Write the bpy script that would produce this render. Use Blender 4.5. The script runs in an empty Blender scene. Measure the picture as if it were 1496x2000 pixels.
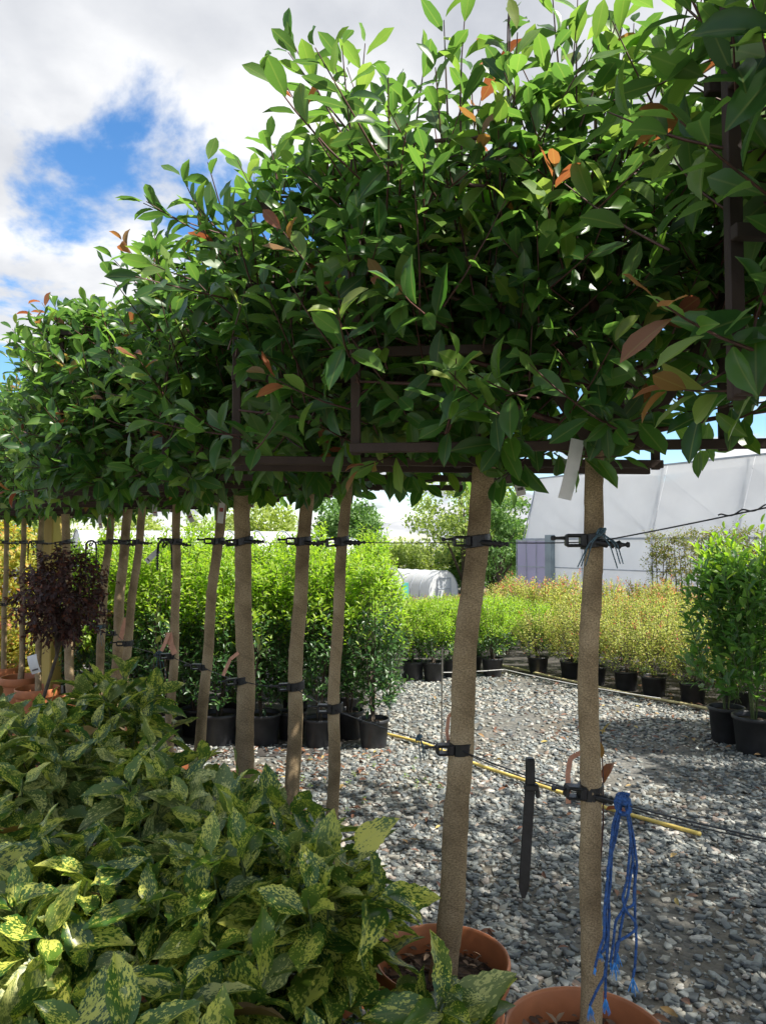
import bpy, math, random
import numpy as np
from mathutils import Vector, Matrix

rng = np.random.default_rng(7)
random.seed(7)
R = math.radians
scene = bpy.context.scene
col = scene.collection

# ------------------------------------------------------------------ camera
CAM_H = 1.55
FPX = 1450.0                       # focal length in pixels of the 1496 px wide photograph
PITCH = math.atan(60.0 / FPX)
cam_d = bpy.data.cameras.new('camera')
cam = bpy.data.objects.new('camera', cam_d)
col.objects.link(cam)
cam.location = (0, 0, CAM_H)
cam.rotation_euler = (math.pi / 2 + PITCH, 0, 0)
cam_d.sensor_fit = 'HORIZONTAL'
cam_d.sensor_width = 36
cam_d.lens = 36 * FPX / 1496
cam_d.clip_start = 0.02
cam_d.clip_end = 3000
scene.camera = cam

# ------------------------------------------------------------------ world: Nishita sky with a cloud layer
SUN_EL, SUN_AZ = R(56), math.atan2(0.90, -0.43)      # azimuth clockwise from +Y
world = bpy.data.worlds.new('World')
scene.world = world
world.use_nodes = True
wt = world.node_tree
wt.nodes.clear()


def N(t, kind, **kw):
    n = t.nodes.new(kind)
    for k, v in kw.items():
        if k.startswith('i_'):
            n.inputs[int(k[2:])].default_value = v
        else:
            setattr(n, k, v)
    return n


def ramp(t, stops, interp='LINEAR'):
    n = t.nodes.new('ShaderNodeValToRGB')
    cr = n.color_ramp
    cr.interpolation = interp
    while len(cr.elements) < len(stops):
        cr.elements.new(0.5)
    for e, (p, c) in zip(cr.elements, stops):
        e.position = p
        e.color = (c[0], c[1], c[2], 1) if not isinstance(c, (int, float)) else (c, c, c, 1)
    return n


sky = N(wt, 'ShaderNodeTexSky', sky_type='NISHITA', sun_disc=False, sun_elevation=SUN_EL,
        sun_rotation=SUN_AZ, altitude=0, air_density=1.0, dust_density=0.3, ozone_density=2.5)
tc = N(wt, 'ShaderNodeTexCoord')
sep = N(wt, 'ShaderNodeSeparateXYZ')
wt.links.new(tc.outputs['Generated'], sep.inputs[0])
zz = N(wt, 'ShaderNodeMath', operation='MAXIMUM', i_1=0.0)
wt.links.new(sep.outputs[2], zz.inputs[0])
za = N(wt, 'ShaderNodeMath', operation='ADD', i_1=0.22)
wt.links.new(zz.outputs[0], za.inputs[0])
dx = N(wt, 'ShaderNodeMath', operation='DIVIDE')
dy = N(wt, 'ShaderNodeMath', operation='DIVIDE')
wt.links.new(sep.outputs[0], dx.inputs[0]); wt.links.new(za.outputs[0], dx.inputs[1])
wt.links.new(sep.outputs[1], dy.inputs[0]); wt.links.new(za.outputs[0], dy.inputs[1])
cmb = N(wt, 'ShaderNodeCombineXYZ')
wt.links.new(dx.outputs[0], cmb.inputs[0]); wt.links.new(dy.outputs[0], cmb.inputs[1])
CLOUD_OFF = (0.82, 3.34, 9.1)
off = N(wt, 'ShaderNodeVectorMath', operation='ADD')
off.inputs[1].default_value = CLOUD_OFF
wt.links.new(cmb.outputs[0], off.inputs[0])
n1 = N(wt, 'ShaderNodeTexNoise')
n1.inputs['Scale'].default_value = 1.7
n1.inputs['Detail'].default_value = 9
n1.inputs['Roughness'].default_value = 0.57
n1.inputs['Distortion'].default_value = 0.25
wt.links.new(off.outputs[0], n1.inputs['Vector'])
r1 = ramp(wt, [(0.41, 0.0), (0.50, 1.0)], 'EASE')
wt.links.new(n1.outputs['Fac'], r1.inputs[0])
n2 = N(wt, 'ShaderNodeTexNoise')
n2.inputs['Scale'].default_value = 2.6
n2.inputs['Detail'].default_value = 7
n2.inputs['Roughness'].default_value = 0.5
wt.links.new(off.outputs[0], n2.inputs['Vector'])
r2 = ramp(wt, [(0.30, (2.9, 3.05, 3.4)), (0.5, (4.4, 4.5, 4.7)), (0.66, (6.2, 6.2, 6.2))])
wt.links.new(n2.outputs['Fac'], r2.inputs[0])
hs = N(wt, 'ShaderNodeHueSaturation')
hs.inputs['Saturation'].default_value = 1.25
hs.inputs['Value'].default_value = 1.2
wt.links.new(sky.outputs[0], hs.inputs['Color'])
mx = N(wt, 'ShaderNodeMix', data_type='RGBA')
wt.links.new(r1.outputs[0], mx.inputs[0])
wt.links.new(hs.outputs[0], mx.inputs[6])
wt.links.new(r2.outputs[0], mx.inputs[7])
bg = N(wt, 'ShaderNodeBackground')
bg.inputs[1].default_value = 0.10
wt.links.new(mx.outputs[2], bg.inputs[0])
wo = N(wt, 'ShaderNodeOutputWorld')
wt.links.new(bg.outputs[0], wo.inputs[0])

# ------------------------------------------------------------------ sun
s_dir = Vector((math.sin(SUN_AZ) * math.cos(SUN_EL), math.cos(SUN_AZ) * math.cos(SUN_EL), math.sin(SUN_EL)))
sun_d = bpy.data.lights.new('sun', 'SUN')
sun_d.energy = 5.0
sun_d.angle = R(0.6)
sun_d.color = (1.0, 0.95, 0.86)
sun = bpy.data.objects.new('sun', sun_d)
col.objects.link(sun)
sun.rotation_euler = (-s_dir).to_track_quat('-Z', 'Y').to_euler()
sun.location = (6, -3, 12)

# ------------------------------------------------------------------ exposure and render settings
vs = scene.view_settings
vs.view_transform = 'Standard'
vs.look = 'None'
vs.exposure = 0.95
vs.gamma = 1
vs.use_curve_mapping = False
scene.render.engine = 'CYCLES'
scene.cycles.use_denoising = True
scene.cycles.max_bounces = 8
scene.cycles.transparent_max_bounces = 8
scene.cycles.sample_clamp_indirect = 6


# ================================================================== helpers
def P(px, py, y):
    """the point at world depth y seen at a photograph pixel (used for surveying the place)"""
    u, v = (px - 748) / FPX, (1000 - py) / FPX
    c, s = math.cos(PITCH), math.sin(PITCH)
    d = np.array([u, c - v * s, s + v * c])
    d = d * (y / d[1])
    return np.array([d[0], d[1], d[2] + CAM_H])


def project(p):
    p = np.asarray(p, float)
    c, s = math.cos(PITCH), math.sin(PITCH)
    q = p - np.array([0, 0, CAM_H])
    fwd = q[:, 1] * c + q[:, 2] * s
    up = -q[:, 1] * s + q[:, 2] * c
    fwd = np.maximum(fwd, 1e-3)
    return 748 + FPX * q[:, 0] / fwd, 1000 - FPX * up / fwd, fwd


def gz(x, y):
    """height of the ground: level yard, then a gentle fall"""
    t = max(0.0, y - 9.0)
    return -0.055 * min(t, 55.0) if t < 55 else -3.03


def unit(a):
    return a / np.maximum(np.linalg.norm(a, axis=-1, keepdims=True), 1e-9)


def tag(o, label=None, cat=None, group=None, kind=None):
    if label: o['label'] = label
    if cat: o['category'] = cat
    if group: o['group'] = group
    if kind: o['kind'] = kind
    return o


def empty(name, loc, label, cat, group=None):
    o = bpy.data.objects.new(name, None)
    o.empty_display_size = 0.1
    o.location = loc
    col.objects.link(o)
    return tag(o, label, cat, group)


def link(name, me, parent=None, loc=None):
    o = bpy.data.objects.new(name, me)
    if parent is not None:
        o.parent = parent
    if loc is not None:
        o.location = loc
    col.objects.link(o)
    return o


class MB:
    """collects shapes for ONE mesh"""
    def __init__(self):
        self.v, self.f, self.m, self.uv = [], [], [], []
        self.n = 0

    def add(self, v, f, mi=0, uv=None):
        v = np.asarray(v, float)
        self.v.append(v)
        for q in f:
            self.f.append(tuple(i + self.n for i in q))
            self.m.append(mi)
        self.uv.append(np.zeros((len(v), 2)) if uv is None else np.asarray(uv, float))
        self.n += len(v)
        return self

    def box(self, c, s, rot=None, mi=0, bev=0.0):
        c = np.asarray(c, float); h = np.asarray(s, float) / 2
        if bev > 0:
            b = min(bev, h.min() * 0.9)
            pts = []
            for sx in (-1, 1):
                for sy in (-1, 1):
                    for sz in (-1, 1):
                        for ax in range(3):
                            q = h.copy()
                            for k in range(3):
                                if k != ax: q[k] -= b
                            pts.append(q * np.array([sx, sy, sz]))
            v = np.array(pts)
            idx = lambda sx, sy, sz, ax: ((((sx + 1) // 2) * 4 + ((sy + 1) // 2) * 2 + (sz + 1) // 2) * 3 + ax)
            f = []
            for ax in range(3):
                o1, o2 = [k for k in range(3) if k != ax]
                for sg in (-1, 1):
                    q = []
                    for a, b2 in ((-1, -1), (1, -1), (1, 1), (-1, 1)):
                        t = [0, 0, 0]; t[ax] = sg; t[o1] = a; t[o2] = b2
                        q.append(idx(*t, ax))
                    f.append(tuple(q if (sg > 0) == (ax != 1) else q[::-1]))
            for ax in range(3):
                o1, o2 = [k for k in range(3) if k != ax]
                for a in (-1, 1):
                    for b2 in (-1, 1):
                        q = []
                        for sg, w in ((-1, o1), (1, o1), (1, o2), (-1, o2)):
                            t = [0, 0, 0]; t[ax] = sg; t[o1] = a; t[o2] = b2
                            q.append(idx(*t, w))
                        f.append(tuple(q))
            for sx in (-1, 1):
                for sy in (-1, 1):
                    for sz in (-1, 1):
                        f.append(tuple(idx(sx, sy, sz, k) for k in range(3)))
        else:
            v = np.array([[x, y, z] for x in (-h[0], h[0]) for y in (-h[1], h[1]) for z in (-h[2], h[2])])
            f = [(0, 1, 3, 2), (4, 6, 7, 5), (0, 4, 5, 1), (2, 3, 7, 6), (0, 2, 6, 4), (1, 5, 7, 3)]
        uv = np.stack([v[:, 0] + v[:, 1], v[:, 2]], 1)
        if rot is not None:
            v = v @ np.asarray(rot).T
        return self.add(v + c, f, mi, uv)

    def beam(self, a, b, w, t, mi=0, side=(0, -1, 0), bev=0.002):
        """a straight lath from a to b, w wide across, t thick along `side`"""
        a = np.asarray(a, float); b = np.asarray(b, float)
        d = b - a; L = np.linalg.norm(d); d = d / L
        s = np.asarray(side, float); s = s - d * (s @ d); s /= np.linalg.norm(s)
        c = np.cross(s, d)
        return self.box((a + b) / 2, (L, t, w), np.stack([d, s, np.cross(d, s)], 1), mi, bev)

    def tube(self, pts, r, n=8, mi=0, cap=True):
        pts = np.asarray(pts, float); k = len(pts)
        r = np.full(k, r, float) if np.isscalar(r) else np.asarray(r, float)
        t = np.gradient(pts, axis=0); t = unit(t)
        ref = np.array([0.0, 0.0, 1.0]) if abs(t[0][2]) < 0.9 else np.array([1.0, 0.0, 0.0])
        v, uv = [], []
        ln = np.concatenate([[0], np.cumsum(np.linalg.norm(np.diff(pts, axis=0), axis=1))])
        x = None
        for i in range(k):
            x = np.cross(ref, t[i]) if x is None else x - t[i] * (x @ t[i])
            x = x / max(np.linalg.norm(x), 1e-9); y = np.cross(t[i], x)
            for j in range(n):
                a = 2 * math.pi * j / n
                v.append(pts[i] + r[i] * (math.cos(a) * x + math.sin(a) * y)); uv.append((j / n, ln[i]))
        f = [(i * n + j, i * n + (j + 1) % n, (i + 1) * n + (j + 1) % n, (i + 1) * n + j) for i in range(k - 1) for j in range(n)]
        if cap:
            f.append(tuple(range(n))[::-1]); f.append(tuple((k - 1) * n + j for j in range(n)))
        return self.add(v, f, mi, uv)

    def lathe(self, prof, n=28, c=(0, 0, 0), mi=0, wob=0.0):
        v, uv = [], []
        for i, (r, z) in enumerate(prof):
            for j in range(n):
                a = 2 * math.pi * j / n
                rr = r * (1 + wob * math.sin(2 * a + 1.3) + wob * 0.6 * math.sin(3 * a))
                v.append((c[0] + rr * math.cos(a), c[1] + rr * math.sin(a), c[2] + z)); uv.append((j / n, z))
        k = len(prof)
        f = [(i * n + j, i * n + (j + 1) % n, (i + 1) * n + (j + 1) % n, (i + 1) * n + j) for i in range(k - 1) for j in range(n)]
        return self.add(v, f, mi, uv)

    def mesh(self, name, mats, smooth=False):
        me = bpy.data.meshes.new(name)
        V = np.concatenate(self.v)
        me.from_pydata(V.tolist(), [], self.f)
        UV = np.concatenate(self.uv)
        ul = me.uv_layers.new(name='UVMap')
        li = np.zeros(len(me.loops), dtype=np.int32)
        me.loops.foreach_get('vertex_index', li)
        ul.data.foreach_set('uv', UV[li].astype(np.float32).ravel())
        for m in (mats if isinstance(mats, (list, tuple)) else [mats]):
            me.materials.append(m)
        me.polygons.foreach_set('material_index', np.array(self.m, dtype=np.int32))
        if smooth:
            me.polygons.foreach_set('use_smooth', np.ones(len(me.polygons), dtype=bool))
        me.update()
        return me

    def build(self, name, mats, parent=None, loc=None, smooth=False):
        return link(name, self.mesh(name, mats, smooth), parent, loc)


def bulk_mesh(name, V, F, mats, matidx=None, uv=None, rnd=None, smooth=False):
    """V (n,3), F (m,k) all faces with k corners; uv per vertex; rnd per face"""
    me = bpy.data.meshes.new(name)
    nv, (nf, k) = len(V), F.shape
    me.vertices.add(nv); me.loops.add(nf * k); me.polygons.add(nf)
    me.vertices.foreach_set('co', V.astype(np.float32).ravel())
    me.loops.foreach_set('vertex_index', F.astype(np.int32).ravel())
    me.polygons.foreach_set('loop_start', np.arange(0, nf * k, k, dtype=np.int32))
    me.polygons.foreach_set('loop_total', np.full(nf, k, dtype=np.int32))
    for m in mats:
        me.materials.append(m)
    if matidx is not None:
        me.polygons.foreach_set('material_index', matidx.astype(np.int32))
    if uv is not None:
        ul = me.uv_layers.new(name='UVMap')
        ul.data.foreach_set('uv', uv[F.ravel()].astype(np.float32).ravel())
    if rnd is not None:
        at = me.attributes.new('rnd', 'FLOAT', 'FACE')
        at.data.foreach_set('value', rnd.astype(np.float32))
    if smooth:
        me.polygons.foreach_set('use_smooth', np.ones(nf, dtype=bool))
    me.update(calc_edges=True)
    return me


# ================================================================== materials
def new_mat(name):
    m = bpy.data.materials.new(name)
    m.use_nodes = True
    t = m.node_tree
    t.nodes.clear()
    out = t.nodes.new('ShaderNodeOutputMaterial')
    return m, t, out


def plain(name, c, rough=0.6, var=0.15, scale=20, bump=0.0, bscale=80, spec=0.5, metal=0.0, stretch=None):
    m, t, out = new_mat(name)
    b = N(t, 'ShaderNodeBsdfPrincipled')
    b.inputs['Roughness'].default_value = rough
    b.inputs['Specular IOR Level'].default_value = spec
    b.inputs['Metallic'].default_value = metal
    co = N(t, 'ShaderNodeTexCoord')
    mp = N(t, 'ShaderNodeMapping')
    if stretch: mp.inputs['Scale'].default_value = stretch
    t.links.new(co.outputs['Object'], mp.inputs[0])
    nz = N(t, 'ShaderNodeTexNoise')
    nz.inputs['Scale'].default_value = scale
    nz.inputs['Detail'].default_value = 6
    t.links.new(mp.outputs[0], nz.inputs['Vector'])
    lo = tuple(max(0, x * (1 - 2 * var)) for x in c); hi = tuple(min(1, x * (1 + 2 * var)) for x in c)
    rp = ramp(t, [(0.3, lo), (0.7, hi)])
    t.links.new(nz.outputs['Fac'], rp.inputs[0])
    t.links.new(rp.outputs[0], b.inputs['Base Color'])
    if bump:
        n2 = N(t, 'ShaderNodeTexNoise')
        n2.inputs['Scale'].default_value = bscale
        n2.inputs['Detail'].default_value = 4
        t.links.new(mp.outputs[0], n2.inputs['Vector'])
        bp = N(t, 'ShaderNodeBump')
        bp.inputs['Strength'].default_value = bump
        bp.inputs['Distance'].default_value = 0.01
        t.links.new(n2.outputs['Fac'], bp.inputs['Height'])
        t.links.new(bp.outputs[0], b.inputs['Normal'])
    t.links.new(b.outputs[0], out.inputs[0])
    return m


def rnd_value(t, seed=0.0):
    oi = N(t, 'ShaderNodeObjectInfo')
    at = N(t, 'ShaderNodeAttribute', attribute_name='rnd')
    a = N(t, 'ShaderNodeMath', operation='ADD')
    t.links.new(oi.outputs['Random'], a.inputs[0]); t.links.new(at.outputs['Fac'], a.inputs[1])
    b = N(t, 'ShaderNodeMath', operation='ADD', i_1=seed)
    t.links.new(a.outputs[0], b.inputs[0])
    fr = N(t, 'ShaderNodeMath', operation='FRACT')
    t.links.new(b.outputs[0], fr.inputs[0])
    return fr.outputs[0]


def leaf_mat(name, stops, rough=0.38, trans=0.35, tcol=(1.35, 1.5, 0.75), rib=0.25, under=0.25, spec=0.5, spots=None):
    m, t, out = new_mat(name)
    r = rnd_value(t)
    rp = ramp(t, stops)
    t.links.new(r, rp.inputs[0])
    c = rp.outputs[0]
    uv = N(t, 'ShaderNodeUVMap', uv_map='UVMap')
    sx = N(t, 'ShaderNodeSeparateXYZ')
    t.links.new(uv.outputs[0], sx.inputs[0])
    if spots:
        # blotches of yellow sprinkled along the blade, different on every leaf
        mp = N(t, 'ShaderNodeMapping')
        mp.inputs['Scale'].default_value = (11.0, 10.0, 1.0)
        t.links.new(uv.outputs[0], mp.inputs[0])
        rv = N(t, 'ShaderNodeMath', operation='MULTIPLY', i_1=87.0)
        t.links.new(r, rv.inputs[0])
        ad = N(t, 'ShaderNodeCombineXYZ')
        t.links.new(rv.outputs[0], ad.inputs[2])
        va = N(t, 'ShaderNodeVectorMath', operation='ADD')
        t.links.new(mp.outputs[0], va.inputs[0]); t.links.new(ad.outputs[0], va.inputs[1])
        nz = N(t, 'ShaderNodeTexNoise')
        nz.inputs['Scale'].default_value = 1.5
        nz.inputs['Detail'].default_value = 3
        nz.inputs['Roughness'].default_value = 0.62
        t.links.new(va.outputs[0], nz.inputs['Vector'])
        nb = N(t, 'ShaderNodeTexNoise')
        nb.inputs['Scale'].default_value = 0.16
        t.links.new(va.outputs[0], nb.inputs['Vector'])
        sm = N(t, 'ShaderNodeMath', operation='MULTIPLY_ADD', i_1=0.75)
        t.links.new(nb.outputs['Fac'], sm.inputs[0]); t.links.new(nz.outputs['Fac'], sm.inputs[2])
        r3 = ramp(t, [(0.90, 0.0), (0.945, 1.0)])
        t.links.new(sm.outputs[0], r3.inputs[0])
        mm = N(t, 'ShaderNodeMix', data_type='RGBA')
        t.links.new(r3.outputs[0], mm.inputs[0]); t.links.new(c, mm.inputs[6])
        mm.inputs[7].default_value = (*spots, 1)
        c = mm.outputs[2]
    if rib:
        ds = N(t, 'ShaderNodeMath', operation='SUBTRACT', i_1=0.5)
        t.links.new(sx.outputs[0], ds.inputs[0])
        ab = N(t, 'ShaderNodeMath', operation='ABSOLUTE')
        t.links.new(ds.outputs[0], ab.inputs[0])
        r4 = ramp(t, [(0.0, rib), (0.05, 0.0)])
        t.links.new(ab.outputs[0], r4.inputs[0])
        mr = N(t, 'ShaderNodeMix', data_type='RGBA')
        t.links.new(r4.outputs[0], mr.inputs[0]); t.links.new(c, mr.inputs[6])
        mr.inputs[7].default_value = (0.35, 0.36, 0.12, 1)
        c = mr.outputs[2]
    if under:
        ge = N(t, 'ShaderNodeNewGeometry')
        um = N(t, 'ShaderNodeMath', operation='MULTIPLY', i_1=under)
        t.links.new(ge.outputs['Backfacing'], um.inputs[0])
        mu = N(t, 'ShaderNodeMix', data_type='RGBA')
        t.links.new(um.outputs[0], mu.inputs[0]); t.links.new(c, mu.inputs[6])
        mu.inputs[7].default_value = (0.16, 0.22, 0.11, 1)
        c = mu.outputs[2]
    b = N(t, 'ShaderNodeBsdfPrincipled')
    b.inputs['Roughness'].default_value = rough
    b.inputs['Specular IOR Level'].default_value = spec
    t.links.new(c, b.inputs['Base Color'])
    tr = N(t, 'ShaderNodeBsdfTranslucent')
    tm = N(t, 'ShaderNodeMix', data_type='RGBA', blend_type='MULTIPLY')
    tm.inputs[0].default_value = 1.0
    tm.inputs[7].default_value = (*[x * 1.7 for x in tcol], 1)
    t.links.new(c, tm.inputs[6])
    t.links.new(tm.outputs[2], tr.inputs[0])
    ms = N(t, 'ShaderNodeMixShader')
    ms.inputs[0].default_value = trans
    t.links.new(b.outputs[0], ms.inputs[1]); t.links.new(tr.outputs[0], ms.inputs[2])
    t.links.new(ms.outputs[0], out.inputs[0])
    return m


M = {}
M['phot'] = leaf_mat('photinia_leaf', [(0.0, (0.024, 0.068, 0.018)), (0.5, (0.045, 0.115, 0.024)), (0.85, (0.075, 0.16, 0.026)), (1.0, (0.13, 0.21, 0.03))], rough=0.34, under=0.22, trans=0.4)
M['phot_light'] = leaf_mat('photinia_light_leaf', [(0.0, (0.09, 0.19, 0.035)), (0.6, (0.15, 0.24, 0.045)), (1.0, (0.22, 0.24, 0.06))], rough=0.4, trans=0.42)
M['phot_young'] = leaf_mat('photinia_young_leaf', [(0.0, (0.21, 0.14, 0.045)), (0.4, (0.25, 0.11, 0.05)), (0.7, (0.18, 0.06, 0.035)), (1.0, (0.23, 0.21, 0.06))], rough=0.42, trans=0.42, tcol=(1.3, 1.0, 0.7), under=0)
M['auc'] = leaf_mat('aucuba_leaf', [(0.0, (0.028, 0.080, 0.016)), (0.5, (0.055, 0.125, 0.018)), (0.8, (0.09, 0.16, 0.02)), (1.0, (0.15, 0.21, 0.03))], rough=0.3, trans=0.22, spots=(0.52, 0.52, 0.10), rib=0.2, under=0.15)
M['auc_pale'] = leaf_mat('aucuba_pale_leaf', [(0.0, (0.07, 0.12, 0.03)), (1.0, (0.17, 0.21, 0.06))], rough=0.42, trans=0.2, spots=(0.46, 0.46, 0.16), rib=0.2, under=0.1)
M['auc_dead'] = leaf_mat('aucuba_withered_leaf', [(0.0, (0.05, 0.03, 0.02)), (1.0, (0.30, 0.20, 0.06))], rough=0.6, trans=0.15, tcol=(1, .9, .6), under=0)
M['laur'] = leaf_mat('laurel_leaf', [(0.0, (0.018, 0.055, 0.018)), (0.6, (0.04, 0.10, 0.028)), (1.0, (0.08, 0.16, 0.035))], rough=0.36, trans=0.28, rib=0, under=0.2)
M['laur_young_sunlit'] = leaf_mat('laurel_young_sunlit_leaf', [(0.0, (0.15, 0.27, 0.025)), (1.0, (0.29, 0.38, 0.035))], rough=0.45, trans=0.42, rib=0, under=0)  # young growth, also the painted sunlight on the tall laurels
M['cher'] = leaf_mat('cherry_laurel_leaf', [(0.0, (0.035, 0.10, 0.022)), (0.6, (0.07, 0.17, 0.03)), (1.0, (0.14, 0.25, 0.04))], rough=0.36, trans=0.35, under=0.2)
M['vari'] = leaf_mat('pale_shrub_leaf', [(0.0, (0.17, 0.23, 0.035)), (0.5, (0.34, 0.38, 0.07)), (0.85, (0.48, 0.47, 0.13)), (1.0, (0.50, 0.38, 0.15))], rough=0.5, trans=0.36, tcol=(1.2, 1.25, .8), rib=0, under=0.1)
M['vari_dark'] = leaf_mat('pale_shrub_old_leaf', [(0.0, (0.05, 0.10, 0.03)), (1.0, (0.14, 0.19, 0.06))], rough=0.5, trans=0.3, rib=0, under=0.1)
M['pink'] = leaf_mat('red_tip_leaf', [(0.0, (0.42, 0.16, 0.09)), (0.5, (0.45, 0.24, 0.12)), (1.0, (0.45, 0.08, 0.06))], rough=0.5, trans=0.38, tcol=(1.2, 1.0, .8), rib=0, under=0)
M['maple_dark'] = leaf_mat('purple_maple_leaf', [(0.0, (0.035, 0.018, 0.018)), (0.7, (0.07, 0.03, 0.024)), (1.0, (0.17, 0.06, 0.03))], rough=0.5, trans=0.3, tcol=(1.2, .9, .7), rib=0, under=0)
M['maple_gold'] = leaf_mat('golden_maple_leaf', [(0.0, (0.20, 0.26, 0.04)), (0.6, (0.38, 0.36, 0.06)), (0.9, (0.46, 0.30, 0.06)), (1.0, (0.42, 0.14, 0.06))], rough=0.5, trans=0.42, tcol=(1.2, 1.2, .6), rib=0, under=0)
M['horn'] = leaf_mat('hornbeam_leaf', [(0.0, (0.10, 0.13, 0.03)), (0.6, (0.19, 0.20, 0.05)), (1.0, (0.24, 0.16, 0.05))], rough=0.5, trans=0.36, rib=0, under=0)
M['oak'] = leaf_mat('far_green_leaf', [(0.0, (0.06, 0.13, 0.035)), (1.0, (0.14, 0.24, 0.06))], rough=0.6, trans=0.3, rib=0, under=0)
M['will'] = leaf_mat('far_pale_leaf', [(0.0, (0.15, 0.21, 0.06)), (1.0, (0.32, 0.37, 0.11))], rough=0.6, trans=0.34, rib=0, under=0)
M['lime'] = leaf_mat('far_yellow_leaf', [(0.0, (0.20, 0.26, 0.06)), (1.0, (0.32, 0.36, 0.09))], rough=0.6, trans=0.36, rib=0, under=0)
M['litter'] = leaf_mat('fallen_leaf', [(0.0, (0.06, 0.03, 0.02)), (0.5, (0.15, 0.06, 0.035)), (0.85, (0.25, 0.12, 0.06)), (1.0, (0.40, 0.33, 0.09))], rough=0.6, trans=0.12, tcol=(1, .8, .6), under=0)
M['weed'] = leaf_mat('weed_leaf', [(0.0, (0.12, 0.22, 0.04)), (1.0, (0.22, 0.30, 0.06))], rough=0.5, rib=0, under=0)

M['twig'] = plain('red_twig', (0.085, 0.035, 0.028), 0.55, 0.25, 60)
M['twig_green'] = plain('green_twig', (0.10, 0.14, 0.05), 0.55, 0.2, 60)
M['bark'] = plain('bark', (0.085, 0.065, 0.048), 0.85, 0.3, 30, 0.5, 60)
M['lath'] = plain('stained_lath', (0.046, 0.028, 0.021), 0.75, 0.3, 18, 0.35, 120, stretch=(0.25, 0.25, 0.25))
M['rubber'] = plain('black_rubber', (0.016, 0.016, 0.018), 0.42, 0.2, 50, 0.1, 200)
M['wire'] = plain('wire', (0.05, 0.05, 0.055), 0.4, 0.2, 50, metal=0.6)
M['terra'] = plain('terracotta_plastic', (0.47, 0.165, 0.065), 0.5, 0.10, 9, 0.06, 60)
M['blackpot'] = plain('black_plastic_pot', (0.026, 0.027, 0.031), 0.45, 0.2, 12, 0.05, 60)
M['soil'] = plain('compost', (0.055, 0.035, 0.024), 0.95, 0.45, 60, 0.9, 90)
M['chip'] = leaf_mat('bark_chip', [(0.0, (0.05, 0.03, 0.02)), (0.5, (0.16, 0.095, 0.06)), (1.0, (0.34, 0.23, 0.15))], rough=0.8, trans=0.0, rib=0, under=0)
M['hose'] = plain('yellow_hose', (0.62, 0.47, 0.12), 0.5, 0.15, 8)
M['hose_pale'] = plain('faded_pipe', (0.55, 0.47, 0.25), 0.55, 0.15, 8)
M['rope'] = plain('blue_rope', (0.022, 0.085, 0.27), 0.6, 0.25, 120, 0.3, 300)
M['rope_fray'] = plain('blue_rope_fibre', (0.05, 0.24, 0.60), 0.6, 0.2, 120)
M['twine'] = plain('grey_blue_twine', (0.075, 0.13, 0.165), 0.7, 0.3, 150)
M['paper'] = plain('white_tag', (0.66, 0.65, 0.64), 0.5, 0.05, 30)
M['print'] = plain('tag_print', (0.10, 0.085, 0.085), 0.6, 0.3, 90)
M['printred'] = plain('tag_red_print', (0.32, 0.06, 0.05), 0.6, 0.3, 90)
M['peach'] = plain('peach_tape', (0.60, 0.30, 0.20), 0.5, 0.1, 30)
M['steel'] = plain('steel_rod', (0.16, 0.15, 0.13), 0.5, 0.2, 30, metal=0.5)
M['grey'] = plain('grey_post', (0.22, 0.27, 0.29), 0.5, 0.08, 3)
M['greysteel'] = plain('galvanised', (0.34, 0.37, 0.40), 0.5, 0.08, 3)
M['yellowpost'] = plain('yellow_timber', (0.52, 0.38, 0.10), 0.7, 0.15, 6, 0.25, 60, stretch=(1, 1, 0.15))
M['palewood'] = plain('pale_timber', (0.42, 0.38, 0.30), 0.75, 0.12, 8, 0.2, 60, stretch=(1, 1, 0.15))
M['tarp'] = plain('weed_fabric', (0.045, 0.040, 0.036), 0.9, 0.35, 6, 0.3, 40)
M['dark'] = plain('shade_inside', (0.05, 0.055, 0.05), 0.9, 0.3, 2)
M['teal'] = plain('teal_door', (0.08, 0.36, 0.30), 0.5, 0.08, 3)


def film_mat(name, c, alpha, rough=0.35, tl=0.35):
    m, t, out = new_mat(name)
    co = N(t, 'ShaderNodeTexCoord')
    nz = N(t, 'ShaderNodeTexNoise')
    nz.inputs['Scale'].default_value = 0.9
    nz.inputs['Detail'].default_value = 6
    t.links.new(co.outputs['Object'], nz.inputs['Vector'])
    rp = ramp(t, [(0.3, tuple(x * 0.9 for x in c)), (0.7, c)])
    t.links.new(nz.outputs['Fac'], rp.inputs[0])
    b = N(t, 'ShaderNodeBsdfPrincipled')
    b.inputs['Roughness'].default_value = rough
    t.links.new(rp.outputs[0], b.inputs['Base Color'])
    bp = N(t, 'ShaderNodeBump')
    bp.inputs['Strength'].default_value = 0.25
    bp.inputs['Distance'].default_value = 0.15
    t.links.new(nz.outputs['Fac'], bp.inputs['Height'])
    t.links.new(bp.outputs[0], b.inputs['Normal'])
    tr = N(t, 'ShaderNodeBsdfTranslucent')
    t.links.new(rp.outputs[0], tr.inputs[0])
    m1 = N(t, 'ShaderNodeMixShader'); m1.inputs[0].default_value = tl
    t.links.new(b.outputs[0], m1.inputs[1]); t.links.new(tr.outputs[0], m1.inputs[2])
    tp = N(t, 'ShaderNodeBsdfTransparent')
    m2 = N(t, 'ShaderNodeMixShader'); m2.inputs[0].default_value = alpha
    t.links.new(m1.outputs[0], m2.inputs[1]); t.links.new(tp.outputs[0], m2.inputs[2])
    t.links.new(m2.outputs[0], out.inputs[0])
    return m


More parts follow.
